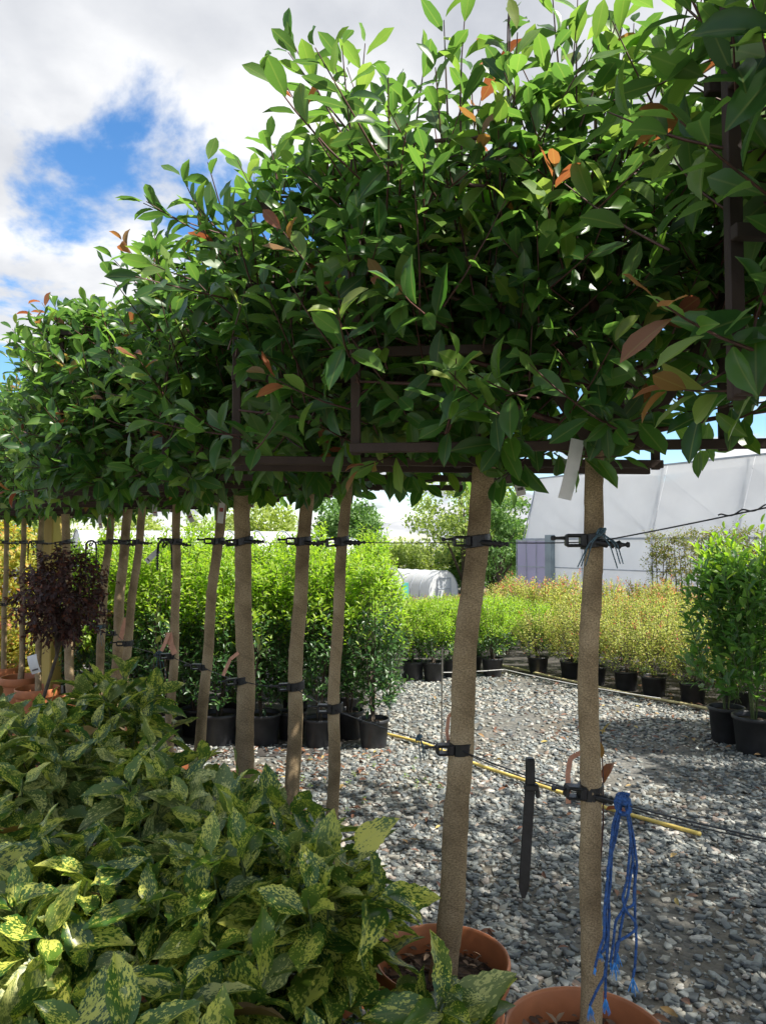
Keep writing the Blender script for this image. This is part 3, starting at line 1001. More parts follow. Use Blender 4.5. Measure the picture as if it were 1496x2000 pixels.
def make_tie(r, big=1.0):
    """strap, buckle and pegged tail round a trunk of radius r at the origin; x along the wire, -y towards the path"""
    s = MB()
    prof = []
    n = 20
    v, f = [], []
    hh = 0.017 * big
    for j in range(n):
        a = 2 * math.pi * j / n
        w = 0.0035 + 0.001 * math.sin(3 * a)
        for rr, z in ((r + .001, -hh), (r + .001 + w, -hh * .9), (r + .001 + w, hh * .9), (r + .001, hh)):
            v.append((rr * math.cos(a) * 1.04, rr * math.sin(a) * 1.04, z + 0.004 * math.cos(a)))
    for j in range(n):
        k = (j + 1) % n
        for q in range(4):
            w = (q + 1) % 4
            f.append((j * 4 + q, k * 4 + q, k * 4 + w, j * 4 + w))
    s.add(v, f)
    b = MB()
    # block pressed on the wire side with a slot left open
    bw = 0.03 * big
    bx = -r - 0.010
    b.box((bx - .012, -r * .55, .011 * big), (.040, .030, .008), bev=.003)
    b.box((bx - .012, -r * .55, -.012 * big), (.034, .030, .007), bev=.003)
    b.box((bx - .030, -r * .55, 0), (.007, .028, .026 * big), bev=.003)
    b.box((bx + .008, -r * .55, 0), (.016, .030, .030 * big), bev=.003)
    b.tube([(bx - .030, -r * .5, .006), (bx - .052, -r * .5, .006), (bx - .058, -r * .5, .006)], [.0045, .003, .003], 8)
    b.lathe([(.0, -.006), (.005, -.005), (.0065, 0), (.005, .005), (0, .006)], 8, (bx - .060, -r * .5, .006))
    t = MB()
    px = [(r * .3, -r - .004, -.006)]
    n_p = 3
    path, rad = [(0.0, -r - .006, -.004)], [.006]
    for i in range(n_p):
        x0 = r * .4 + .012 + i * .0145
        zz = -.008 - .0016 * i
        path += [(x0, -r - .004 + i * .001, zz), (x0 + .004, -r - .004 + i * .001, zz), (x0 + .009, -r - .004 + i * .001, zz)]
        rad += [.0095, .0105, .0055]
    path.append((x0 + .018, -r, zz)); rad.append(.0035)
    path.append((x0 + .022, -r, zz)); rad.append(.007)
    path.append((x0 + .027, -r, zz)); rad.append(.006)
    t.tube(path, rad, 8)
    return s, b, t


def crown_points(rs, w, zb, zt, thick, n, pw=.82):
    """shoot bases and directions spread through a flat panel, growing out of both faces and over the top"""
    x = rs.uniform(-w, w, n)
    z = zb - .01 + (zt - zb + .03) * rs.random(n) ** pw
    y = np.clip(rs.normal(-.045, thick * .45, n), -thick, thick)
    side = np.sign(y + rs.normal(0, .04, n))
    d = np.stack([rs.normal(0, .45, n) + .25 * x / w, side * rs.uniform(.15, 1.0, n), rs.uniform(-.05, 1.0, n)], 1)
    topm = z > zt - .10
    d[topm, 2] += .8
    d[topm, 1] *= .6
    edge = np.abs(x) > w - .08
    d[edge, 0] += np.sign(x[edge]) * .18
    lowm = z < zb + .10
    d[lowm, 2] = d[lowm, 2] * .5 - .22
    return np.stack([x, y, z], 1), d


for ti, T in enumerate(TREES):
    rs = np.random.default_rng(500 + ti)
    Y = T['y']
    if 'base' in T:
        A = np.array([T['base'][0], Y, .3]); B = np.array([T['base'][0] + .02, Y, 1.8])
    else:
        A, B = P(*T['lo'], Y), P(*T['hi'], Y)
    sl = (B[0] - A[0]) / (B[2] - A[2])
    fx = lambda z, A=A, sl=sl, Y=Y: np.array([A[0] + sl * (z - A[2]), Y])
    base = np.array([*fx(SOIL_Z), 0.0])
    root = empty('pleached_tree', base, TREE_LABEL[ti], 'tree', 'pleached photinias in terracotta pots along the wires')
    lf = lambda z, fx=fx, base=base: fx(z) - base[:2]
    d = T['d']
    make_trunk(lf, SOIL_Z - .03, Z_BOT + .03, d, T['lobe'], 40 + ti).build('trunk', M['hessian'], root, smooth=True)
    # lath frame behind and around the stem
    w = 0.61
    tx = lf(2.0)[0] + T['sh']
    ca, sa = math.cos(R(T['tn'])), math.sin(R(T['tn']))
    rot = np.array([[ca, -sa, 0], [sa, ca, 0], [0, 0, 1]])
    org = np.array([tx, 0.0, 0.0])
    loc = lambda q: rot @ np.asarray(q, float) + org
    nrm = rot @ np.array([0, -1.0, 0])
    zt = Z_TOP + rs.uniform(-.02, .02)
    laths = []
    yo = -(d / 2 + .012)
    for z in (Z_BOT, Z_BOT + .23, Z_BOT + .46, zt):
        laths.append(((-w, yo, z), (w, yo, z), .023, .017))
    for x in (-w + .012, -w * .42, 0.02, w * .42, w - .012):
        laths.append(((x, yo + .0195, Z_BOT - .014), (x, yo + .0195, zt + .012), .023, .017))
    for sg in (-1, 1):
        laths.append(((sg * .05, yo - .0195, Z_BOT - .004), (sg * .26, yo - .0195, Z_BOT + .33), .024, .016))
    # a second lath pair on the far side of the trunk
    if ti in (1, 4, 7, 10): laths.append(((-w, -yo, Z_BOT - .01), (w, -yo, Z_BOT - .01), .022, .017))
    laths.append(((-w, -yo, zt - .2), (w, -yo, zt - .2), .026, .017))
    for a_, b_, ww, tt in laths:
        m = MB(); m.beam(loc(a_), loc(b_), ww, tt, side=nrm)
        m.build('lath', M['lath'], root)
    # branches: leader and tiers trained along the laths
    br = MB()
    br.tube([np.array([*lf(z), z]) + np.array([rs.normal(0, .004), rs.normal(0, .004), 0]) for z in (Z_BOT - .02, 1.95, 2.15, 2.35, zt + .12)], [d * .40, d * .34, d * .27, d * .18, d * .08], 8)
    for z in np.linspace(Z_BOT + .03, zt - .05, 6):
        for sg in (-1, 1):
            c = np.array([*lf(z), z])
            e = loc((sg * w * rs.uniform(.8, 1.0), rs.normal(0, .05), min(z + rs.uniform(.05, .2), zt + .05)))
            mid = (c + e) / 2 + np.array([0, rs.normal(0, .04), rs.uniform(-.03, .06)])
            br.tube([c, (c + mid) / 2 + [0, 0, -.01], mid, e], [.009, .008, .006, .003], 6)
    crown = br.build('crown', M['twig'], root, smooth=True)
    # foliage
    nsh = 390 if Y < 3.2 else 320
    if Y > 4.5: nsh = 250
    if Y < .9: nsh = 220
    b_, d_ = crown_points(rs, w, Z_BOT, zt, .20, nsh, .82)
    # the lowest tier is thin at the open end of the row
    keep = ~((b_[:, 2] < Z_BOT + .26) & (b_[:, 0] + base[0] + tx > .42) & (rs.random(nsh) < .55))
    b_, d_ = b_[keep], d_[keep]
    nsh = len(b_)
    Lsh = rs.uniform(.12, .28, nsh)
    # upright top growth stops near the clipped height of this panel
    room = zt + T['up'] * rs.uniform(.55, 1.0, nsh) - .07 - b_[:, 2]
    dz_ = unit(d_)[:, 2] + .2
    topm = b_[:, 2] > zt - .12
    Lsh = np.where(topm, np.clip(room / np.maximum(dz_, .3), .08, .27), np.minimum(Lsh, np.clip(room / np.maximum(dz_, .3), .08, 1)))
    g = grow(b_ @ rot.T + org, d_ @ rot.T, Lsh, 9, .098, 1.25, .55, droop=.16, bend=.35, jit=.3)
    pos, Rm, scl, tt, sid, paths = g
    var = rs.integers(0, 3, len(pos))
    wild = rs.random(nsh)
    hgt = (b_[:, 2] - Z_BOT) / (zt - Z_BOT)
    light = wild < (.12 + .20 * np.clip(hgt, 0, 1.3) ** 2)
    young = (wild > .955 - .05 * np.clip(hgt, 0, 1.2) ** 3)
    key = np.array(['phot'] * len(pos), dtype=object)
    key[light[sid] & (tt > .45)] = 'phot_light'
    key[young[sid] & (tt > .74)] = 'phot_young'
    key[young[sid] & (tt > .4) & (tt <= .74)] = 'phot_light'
    wp = pos + base
    sx_, sy_, dep = project(wp)
    vis = (sx_ > -20) & (sx_ < 1520) & (sy_ > -20) & (sy_ < 1100)
    score = scl / dep * (1.0 + 1.2 * np.clip((base[1] - wp[:, 1]) / .25, -1, 1)) * vis
    order = np.argsort(-score)
    pick = order[:T['n']]
    pick = pick[vis[pick]]
    rest = np.setdiff1d(np.arange(len(pos)), pick)
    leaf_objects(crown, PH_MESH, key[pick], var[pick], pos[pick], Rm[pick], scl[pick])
    kid = {'phot': 0, 'phot_light': 1, 'phot_young': 2}
    mi = np.array([kid[k] for k in key])
    # joined remainder with its twigs
    tv, tf = twig_arrays(paths, .0032, .0013)
    VV, FF, MI, UVs, RN, off_ = [], [], [], [], [], 0
    for j in range(3):
        q = rest[var[rest] == j]
        v, f, uv = PH_T[j] if Y < 4 else LO_T
        V = (np.einsum('mij,vj->mvi', Rm[q], v) * scl[q][:, None, None] + pos[q][:, None, :]).reshape(-1, 3)
        VV.append(V); FF.append((f[None] + (np.arange(len(q)) * len(v))[:, None, None]).reshape(-1, 4) + off_)
        MI.append(np.repeat(mi[q], len(f))); UVs.append(np.tile(uv, (len(q), 1))); RN.append(np.repeat(rs.random(len(q)), len(f)))
        off_ += len(V)
    VV.append(tv); FF.append(tf + off_); MI.append(np.full(len(tf), 3)); UVs.append(np.zeros((len(tv), 2))); RN.append(np.zeros(len(tf)))
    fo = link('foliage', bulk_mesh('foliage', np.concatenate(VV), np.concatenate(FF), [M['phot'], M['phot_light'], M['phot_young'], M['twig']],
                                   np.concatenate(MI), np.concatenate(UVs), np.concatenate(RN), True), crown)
    tag(fo, kind='stuff')
    if 'unseen_trunk' not in T:
        for zt_, WL in ((WZ_LO, wire_lo), (WZ_HI, wire_hi)):
            c = lf(zt_)
            s, b, t = make_tie(d / 2 * 1.02, 1.0 if ti < 4 else .9)
            st = s.build('tie', M['rubber'], root, loc=(c[0], c[1], zt_), smooth=False)
            st.rotation_euler = (rs.normal(0, .05), rs.normal(0, .08), R(8) + rs.normal(0, .12))
            b.build('buckle', M['rubber'], st)
            if not (zt_ == WZ_LO and ti not in (0,)):
                t.build('tail', M['rubber'], st, smooth=True)
            WL.append((base[0] + c[0], base[1] + c[1] - d / 2 - .004, zt_ - .003))
    tree_info.append((root, base, lf, d))

POT_LABEL = {0: 'terracotta pot holding the tree beside the blue rope', 1: 'terracotta pot holding the leaning tree, with a spotted leaf over its rim',
             2: 'terracotta pot half hidden behind the spotted laurels, third from the blue rope'}
for ti, (root, base, lf, d) in enumerate(tree_info):
    r = .185 if ti < 3 or ti > 13 else .165
    lab = POT_LABEL.get(ti, 'terracotta pot of a pleached tree, hidden behind spotted laurel leaves')
    e = pot('terracotta_pot', (base[0], base[1], 0.0), r, .43 if ti == 0 else .40, M['terra'], lab, 'terracotta pots under the pleached trees', soil=.07, terracotta=True)
    if ti < 4:
        bark_chips(e, r * .88, .36 if ti == 0 else .33)

# ------------------------------------------------------------------ wires
def sagged(points, sag=.006):
    out = []
    for i in range(len(points) - 1):
        a, b = np.array(points[i]), np.array(points[i + 1])
        for t in np.linspace(0, 1, 7)[:-1]:
            q = a + (b - a) * t
            q[2] -= sag * 4 * t * (1 - t)
            out.append(q)
    out.append(np.array(points[-1]))
    return out


hi = [tuple(P(1660, 955, 1.28))] + [(p[0], p[1], p[2]) for p in wire_hi]
lo = [tuple(P(1640, 1668, 1.32))] + [(p[0], p[1], p[2]) for p in wire_lo]
m = MB(); m.tube(sagged(hi, .003), .0017, 6)
# twisted end on the near stretch
a, b = np.array(hi[0]), np.array(hi[1])
tw = []
for t in np.linspace(.0, .45, 60):
    q = a + (b - a) * t
    tw.append(q + .0035 * np.array([0, math.cos(t * 75), math.sin(t * 75)]))
m.tube(tw, .0016, 6)
tag(m.build('support_wire', M['wire'], smooth=True), 'thin black wire strung level along the upper tree ties', 'wire', 'support wires of the tree row')
m = MB(); m.tube(sagged(lo, .006), .0019, 6)
a2 = [np.array(p) + np.array([0, .01, -.004]) for p in lo[:3]]
m.tube(sagged(a2, .012), .0014, 5)
tag(m.build('support_wire', M['wire'], smooth=True), 'thin black wire strung along the lower tree ties', 'wire', 'support wires of the tree row')


def on_wire(points, px):
    P_ = np.array(points)
    sx_, sy_, dep = project(P_)
    for i in range(len(P_) - 1):
        if (sx_[i] - px) * (sx_[i + 1] - px) <= 0:
            t0, t1 = 0.0, 1.0
            for _ in range(30):
                tm = (t0 + t1) / 2
                s_ = project((P_[i] + (P_[i + 1] - P_[i]) * tm)[None])[0][0]
                if (s_ - px) * (sx_[i] - px) > 0: t0 = tm
                else: t1 = tm
            return P_[i] + (P_[i + 1] - P_[i]) * tm
    return P_[-1]


# ------------------------------------------------------------------ blue rope knotted on the lower wire
def strand_tubes(m, pts, r, pitch=.02):
    """three twisted yarns following a path"""
    pts = np.asarray(pts, float)
    ln = np.concatenate([[0], np.cumsum(np.linalg.norm(np.diff(pts, axis=0), axis=1))])
    k = max(8, int(ln[-1] / .004))
    s = np.linspace(0, ln[-1], k)
    q = np.stack([np.interp(s, ln, pts[:, i]) for i in range(3)], 1)
    for _ in range(3):
        q[1:-1] = (q[:-2] + 2 * q[1:-1] + q[2:]) / 4
    t = unit(np.gradient(q, axis=0))
    e1 = unit(np.cross(t, np.array([.3, .9, .2]))); e2 = np.cross(t, e1)
    for j in range(3):
        ph = s / pitch * 2 * math.pi + j * 2.094
        m.tube(q + r * .55 * (np.cos(ph)[:, None] * e1 + np.sin(ph)[:, None] * e2), r * .58, 6)


def fray(m, p, dirv, n=9, L=.03):
    for _ in range(n):
        dd = np.array(dirv) + rng.normal(0, .22, 3)
        m.tube([p, np.array(p) + dd * L * .5, np.array(p) + dd * L * rng.uniform(.8, 1.2)], [.0013, .0011, .0006], 4)


KN = on_wire(lo, 1215)
rope = empty('blue_rope', KN, 'bright blue twisted rope knotted on the lower wire, frayed ends hanging', 'rope')
pxl = lambda x, y, dz=0.0: P(x, y, KN[1] + dz) - KN
k_ = MB()
ang = np.linspace(0, 2 * math.pi * 2.6, 60)
strand_tubes(k_, np.stack([.012 * np.cos(ang), .013 * np.sin(ang), .016 - .020 * ang / ang[-1]], 1) + np.array([0.002, 0, 0]), .0055)
strand_tubes(k_, np.stack([.013 * np.cos(ang * .5 + 1), .009 * np.sin(ang * .5) - .006, .018 * np.sin(ang * .5 + 1) - .004], 1), .0055)
k_.build('knot', M['rope'], rope, smooth=True)
STR = [
    [(1212, 1565), (1197, 1610), (1190, 1680), (1180, 1780), (1180, 1830), (1168, 1865), (1162, 1890)],
    [(1212, 1570), (1200, 1620), (1186, 1720), (1183, 1790), (1188, 1830), (1178, 1860), (1173, 1862)],
    [(1213, 1570), (1196, 1640), (1192, 1730), (1180, 1800), (1186, 1870), (1180, 1910), (1168, 1930), (1152, 1965)],
    [(1214, 1570), (1202, 1640), (1186, 1700), (1190, 1790), (1187, 1850), (1183, 1900), (1182, 1950)],
    [(1222, 1570), (1232, 1640), (1225, 1720), (1215, 1755), (1222, 1780), (1240, 1800), (1244, 1815), (1225, 1830), (1205, 1840), (1200, 1880)],
    [(1223, 1570), (1230, 1620), (1236, 1680), (1226, 1750), (1216, 1780), (1202, 1800), (1198, 1840), (1192, 1880)],
    [(1224, 1570), (1238, 1640), (1244, 1690), (1238, 1740), (1238, 1770), (1220, 1775), (1212, 1815), (1205, 1860)],
    [(1225, 1572), (1234, 1650), (1240, 1720), (1240, 1800), (1243, 1840), (1240, 1890), (1236, 1910)],
]
for i, s in enumerate(STR):
    pts_ = [pxl(x, y, -.008 + .004 * (i % 4) + .004 * math.sin(j)) for j, (x, y) in enumerate(s)]
    m = MB(); strand_tubes(m, pts_, .0031, .016)
    so = m.build('strand', M['rope'], rope, smooth=True)
    fm = MB(); fray(fm, np.array(pts_[-1]), (0.05, 0, -1.0), 14, .028 if i in (2, 3, 4, 6, 7) else .012)
    fm.build('frayed_end', M['rope_fray'], so)

# black strap hung over the lower wire
SP = on_wire(lo, 1037)
sx0 = lambda x, y, dz=0.0: P(x, y, SP[1] + dz) - SP
strap = empty('hanging_strap', SP, 'loose black rubber strap dangling straight down from the lower wire', 'strap')
m = MB()
m.beam(sx0(1036, 1522), sx0(1023, 1735), .026, .005, side=(0, -1, 0), bev=.0015)
tip0, tip1 = sx0(1023, 1733), sx0(1022, 1755)
m.add([tip0 + [-.013, -.0025, 0], tip0 + [.013, -.0025, 0], tip1 + [.004, -.002, 0], tip1 + [-.004, -.002, 0],
       tip0 + [-.013, .0025, 0], tip0 + [.013, .0025, 0], tip1 + [.004, .002, 0], tip1 + [-.004, .002, 0]],
      [(0, 1, 2, 3), (7, 6, 5, 4), (0, 3, 7, 4), (1, 5, 6, 2), (3, 2, 6, 7)])
m.build('strap_band', M['rubber'], strap)
m = MB()
m.box((-.002, -.008, .008), (.021, .006, .06), bev=.002)
m.box((-.002, .008, .008), (.021, .005, .06), bev=.002)
m.box((-.002, 0, .038), (.021, .021, .007), bev=.003)
m.build('loop', M['rubber'], strap)
m = MB(); m.box((0, -.002, -.030), (.036, .020, .016), bev=.003); m.box((.015, -.004, -.045), (.010, .010, .022), bev=.003)
m.build('buckle', M['rubber'], strap)

# pegged straps looped over the upper wire
for i, (px, lab) in enumerate(((322, 'pegged black strap looped on the upper wire before the tall laurel hedge'),
                               (178, 'pegged black strap looped on the upper wire before the white tunnel'),
                               (64, 'pegged black strap looped on the upper wire beyond the yellow post'))):
    W = on_wire(hi, px)
    e = empty('pegged_strap', W, lab, 'strap', 'pegged straps looped on the upper wire')
    s = W[1] / 4.0
    m = MB()
    arc = [(-.036, 0, -.05), (-.034, 0, -.01), (-.02, 0, .008), (0, 0, .012), (.02, 0, .008), (.034, 0, -.01), (.038, 0, -.05)]
    m.tube(arc, .007, 8)
    m.build('band', M['rubber'], e, smooth=True)
    for sg in (-1, 1):
        p_, r_ = [], []
        for j in range(7):
            z = -.05 - j * .014
            p_ += [(sg * .038, 0, z), (sg * .038 + .001, 0, z - .005), (sg * .038, 0, z - .010)]; r_ += [.004, .0095, .004]
        q = MB(); q.tube(p_, r_, 8); q.build('pegged_tail', M['rubber'], e, smooth=True)
    q = MB()
    ang = np.linspace(0, 12, 40)
    q.tube(np.stack([.012 * np.cos(ang), .004 * np.sin(ang * 3), -.016 + .012 * np.sin(ang * 1.3)], 1), .003, 5)
    q.build('twine_knot', M['rubber'], e, smooth=True)

# twine: on the upper tie of the first tree, on the lower wire, on the far tree
def twine(name, o, ends, label, kn=.010, r=.0017):
    e = empty(name, o, label, 'twine', 'grey blue twine scraps')
    m = MB()
    ang = np.linspace(0, 15, 50)
    m.tube(np.stack([kn * np.cos(ang), -.004 + .5 * kn * np.sin(ang * 1.7), kn * .9 * np.sin(ang * 1.15)], 1), r * 1.3, 6)
    m.build('knot', M['twine'], e, smooth=True)
    for q in ends:
        q = np.array(q) - o
        m = MB()
        mid = q * .5 + np.array([q[0] * .12, -.012, .012]) + rng.normal(0, .003, 3)
        strand_tubes(m, [np.array([0, -.004, 0]), mid, q], r, .01)
        m.build('strand', M['twine'], e, smooth=True)


o = P(1172, 1040, 1.695)
twine('twine_tie', o, [P(x, y, 1.685) for x, y in ((1128, 1108), (1135, 1106), (1143, 1106), (1206, 1110), (1211, 1101), (1217, 1101))],
      'grey blue twine with loose ends tied on the upper strap beside the blue rope')
W = on_wire(lo, 818)
twine('twine_tie', W, [P(x, y, W[1]) for x, y in ((822, 1485), (828, 1482), (833, 1478))], 'grey blue twine scrap knotted on the lower wire, frayed short', .008, .0022)
W = on_wire(lo, 312) + np.array([0, -.01, 0])
twine('twine_tie', W, [P(x, y, W[1]) for x, y in ((318, 1330), (325, 1322), (306, 1318))], 'grey twine loop on the lower wire before the potted laurels', .016, .002)
W = on_wire(lo, 198) + np.array([0, -.03, 0])
twine('twine_tie', W, [P(x, y, W[1]) for x, y in ((194, 1258), (199, 1262), (204, 1256))], 'grey twine loop on the tie beside the dark purple maple', .016, .002)


# paper tags
def paper_tag(p0, p1, wid, yy, label, red=False, mark=True):
    a, b = P(*p0, yy), P(*p1, yy)
    e = empty('plant_tag', a, label, 'tag', 'white strip tags on the trees')
    d = b - a; L = np.linalg.norm(d); d /= L
    xdir = unit(np.cross(d, np.array([0, -1.0, 0])))
    ks = 8
    v, f = [], []
    for i in range(ks + 1):
        t = i / ks
        c = d * L * t + np.array([0, -.010 * math.sin(t * 3.0), 0])
        for sg in (-1, 1):
            for th in (-.0004, .0004):
                v.append(c + xdir * sg * wid / 2 + np.array([0, th, 0]))
    for i in range(ks):
        q = i * 4
        f += [(q, q + 2, q + 6, q + 4), (q + 1, q + 5, q + 7, q + 3), (q, q + 4, q + 5, q + 1), (q + 2, q + 3, q + 7, q + 6)]
    m = MB(); m.add(v, f); m.build('strip', M['paper'], e)
    if not mark: return e
    q = MB()
    t0_ = .70 if red else .80
    c = d * L * t0_ + np.array([0, -.010 * math.sin(t0_ * 3.0) - .0016, 0])
    q.beam(c - d * L * .045, c + d * L * .045, wid * .62, .0008, side=(0, -1, 0), bev=0)
    q.build('printed_mark', M['printred'] if red else M['print'], e)
    return e


paper_tag((1128, 858), (1102, 975), .030, 1.66, 'wide blank white strip tag hanging by the blue rope tree', mark=False)
paper_tag((1004, 905), (1018, 968), .026, 2.02, 'white strip tag with a dark printed bar behind a drooping leaf')
paper_tag((441, 935), (430, 1022), .027, 3.36, 'white strip tag with red print against the most leaning trunk', True)
paper_tag((363, 985), (376, 1020), .026, 3.75, 'small white strip tag with red print beside the slim taped trunk', True)
paper_tag((303, 985), (304, 1008), .026, 4.1, 'small white strip tag hanging before the slanting trunk', True)
paper_tag((194, 1005), (198, 1032), .024, 4.9, 'small white strip tag hanging above the white tunnel', True)
paper_tag((560, 925), (567, 955), .022, 2.95, 'small white strip tag under the frame of the fourth tree', True)
paper_tag((310, 1075), (286, 1098), .03, 3.95, 'white tag hanging slantwise on the pegged strap')
paper_tag((62, 1280), (72, 1315), .05, 3.9, 'pale plastic tag hanging under the dark purple maple')
# round tag nailed high on the second tree
a = P(946, 712, 1.99)
m = MB()
ang = np.linspace(0, 2 * math.pi, 17)[:-1]
m.add(np.concatenate([np.stack([.023 * np.cos(ang), np.full(16, -.001), .023 * np.sin(ang)], 1), np.stack([.023 * np.cos(ang), np.full(16, .001), .023 * np.sin(ang)], 1)]),
      [tuple(range(16)), tuple(range(31, 15, -1))] + [(i, i + 16, (i + 1) % 16 + 16, (i + 1) % 16) for i in range(16)])
tag(m.build('round_tag', M['greysteel'], loc=a), 'round greyish tag among dark leaves near a slanting brace', 'tag')


# peach tape ribbons
def ribbon(pts, wid, label):
    o = np.array(pts[0]); m = MB()
    p_ = np.array(pts) - o
    for i in range(len(p_) - 1):
        m.beam(p_[i], p_[i + 1], wid, .0012, side=(0, -1, 0), bev=0)
    tag(m.build('tape_ribbon', M['peach'], loc=o), label, 'tape', 'peach tape ribbons on the trees')


ribbon([P(1140, 1470, 1.78), P(1126, 1474, 1.79), P(1114, 1482, 1.8), P(1109, 1510, 1.8), P(1110, 1570, 1.8)], .012, 'peach tape ribbon curling behind the lower strap by the blue rope')
ribbon([P(888, 1390, 2.14), P(876, 1400, 2.15), P(873, 1430, 2.15), P(876, 1455, 2.15)], .010, 'peach tape ribbon beside the leaning square-edged trunk')
ribbon([P(466, 1275, 3.1), P(450, 1288, 3.1), P(442, 1305, 3.1), P(436, 1320, 3.1)], .014, 'peach tape ribbon beside the thickest straight trunk')
ribbon([P(330, 1236, 3.74), P(334, 1260, 3.74), P(342, 1278, 3.74)], .03, 'peach tape bow on the seventh slim trunk')
ribbon([P(330, 1236, 3.73), P(322, 1258, 3.73), P(315, 1272, 3.73)], .018, 'pale peach tape end beside the tape bow')
ribbon([P(247, 1207, 4.6), P(240, 1230, 4.6), P(236, 1250, 4.6)], .03, 'pale tape strip between the two sunlit slanting trunks')

# small sucker shoots near the stems
for i, (px, py, yy, L, n_, lab, kk) in enumerate(((290, 1400, 3.85, .45, 7, 'thin sucker shoot with yellowish leaves before the potted laurels', 'phot_light'),
                                            (497, 1330, 3.2, .16, 5, 'small yellow leaved shoot beside the thickest straight trunk', 'phot_light'),
                                            (1172, 1700, 1.80, .30, 4, 'thin dark shoot with orange leaves beside the blue rope tree', 'phot_young'))):
    b0 = P(px, py, yy)
    g = grow(np.array([[0, 0, 0.0]]), np.array([[.12, 0, 1.0]]), L, n_, .075, .8, .5, t0=.45)
    e = empty('sucker_shoot', b0, lab, 'shoot')
    tv, tf = twig_arrays(g[5], .003, .0015)
    st = link('stem', bulk_mesh('stem', tv, tf, [M['twig']]), e)
    leaf_objects(st, PH_MESH, [kk] * len(g[0]), rng.integers(0, 3, len(g[0])), g[0], g[1], g[2])


# ================================================================== spotted laurels (aucubas)
AUC = [  # x, y, top z, radius, shoots, label
    (-0.33, 2.02, .80, .30, 22, 'spotted laurel with bright yellow-flecked leaves before the third wrapped trunk'),
    (-0.44, 1.50, .68, .25, 18, 'spotted laurel with cupped yellow-blotched leaves, left of the leaning tree pot'),
    (-0.68, 1.26, .60, .26, 18, 'spotted laurel with pale glossy leaves at the outer end of the bed'),
    (-0.17, 1.36, .55, .22, 14, 'spotted laurel with deep shaded gaps beside the leaning tree pot'),
    (0.16, 1.36, .44, .13, 7, 'low spotted laurel between the two open terracotta pots'),
    (-0.80, 1.95, .74, .27, 20, 'spotted laurel with dark finely flecked leaves, middle of the bed'),
    (-1.15, 2.10, .80, .26, 18, 'spotted laurel with dull dusty leaves at the far side of the bed'),
    (-0.74, 2.52, .84, .28, 20, 'spotted laurel with pale sunbleached leaves before the most leaning trunk'),
    (-1.22, 2.65, .90, .27, 18, 'spotted laurel with fresh green centre before the dark purple maple'),
    (-1.12, 3.12, .97, .27, 18, 'spotted laurel at the back of the bed before the sunlit trunks'),
    (-0.48, 2.36, .78, .25, 16, 'spotted laurel with withered brown leaf edges before the fourth trunk'),
    (-0.13, 1.86, .76, .15, 10, 'spotted laurel with one big yellow-splashed leaf held over the gravel'),
    (0.12, 1.72, .58, .05, 3, 'spotted laurel sprig reaching over the rim of the leaning tree pot'),
    (-1.62, 2.95, .92, .27, 14, 'spotted laurel with grey-green leaves under the golden maple'),
    (-0.98, 1.50, .62, .25, 14, 'spotted laurel crowded in shade at the outer edge of the bed'),
]
for ai, (ax, ay, zt, ar, ns, lab) in enumerate(AUC):
    rs = np.random.default_rng(900 + ai)
    small = ar < .12
    root = empty('spotted_laurel', (ax, ay, 0), lab, 'shrub', 'spotted laurels in the bed along the trees')
    z0 = .26
    a = rs.uniform(0, 6.283, ns)
    q = np.sqrt((np.arange(ns) + .5) / ns) * ar
    a = np.arange(ns) * 2.4 + rs.normal(0, .25, ns)
    tipz = zt - .42 * (q / max(ar, .2)) ** 2 * ar - rs.random(ns) * .10
    tips = np.stack([q * np.cos(a), q * np.sin(a), tipz], 1)
    Ls = rs.uniform(.16, .24, ns)
    out = np.stack([np.cos(a) * q / ar * .75, np.sin(a) * q / ar * .75, np.full(ns, 1.0)], 1) + rs.normal(0, .12, (ns, 3))
    dr = unit(out)
    base_ = tips - dr * Ls[:, None]
    g1 = grow(base_, dr, Ls, 9, .185, 1.45, .62, droop=.12, bend=.05, jit=.28, t0=.25, petiole=.10)
    # older leaves lower down fill the bush
    g2 = grow(base_ - dr * .13, dr, .13, 4, .17, 1.5, 1.3, droop=.28, bend=0, jit=.35, t0=.2)
    pos = np.concatenate([g1[0], g2[0]]); Rm = np.concatenate([g1[1], g2[1]]); scl = np.concatenate([g1[2], g2[2]])
    tt = np.concatenate([g1[3], g2[3] * 0]); sid = np.concatenate([g1[4], g2[4]])
    paths = np.concatenate([g1[5], g2[5]])
    # stems down to the pot
    low = np.stack([base_[:, 0] * .25, base_[:, 1] * .25, np.full(ns, z0)], 1)
    st_paths = np.stack([low, low * .6 + (base_ - dr * .13) * .4, low * .25 + (base_ - dr * .13) * .75, base_ - dr * .13], 1)
    tv, tf = twig_arrays(np.concatenate([paths, st_paths]), .0055, .003)
    stems = link('stems', bulk_mesh('stems', tv, tf, [M['twig_green']], smooth=True), root)
    key = np.array(['auc'] * len(pos), dtype=object)
    pale_p = .45 if ai in (2, 7, 8, 10, 13) else .10
    key[rs.random(len(pos)) < pale_p * (tt > .1)] = 'auc_pale'
    key[rs.random(len(pos)) < .012] = 'auc_dead'
    leaf_objects(stems, AU_MESH, key, rs.integers(0, 3, len(pos)), pos, Rm, scl)
    pot('terracotta_pot', (ax, ay, 0), .13 if not small else .06, .27, M['terra'], ' '.join(('terracotta pot under the ' + lab).replace(',', '').split()[:16]), 'terracotta pots under the spotted laurels', soil=.03, terracotta=True)
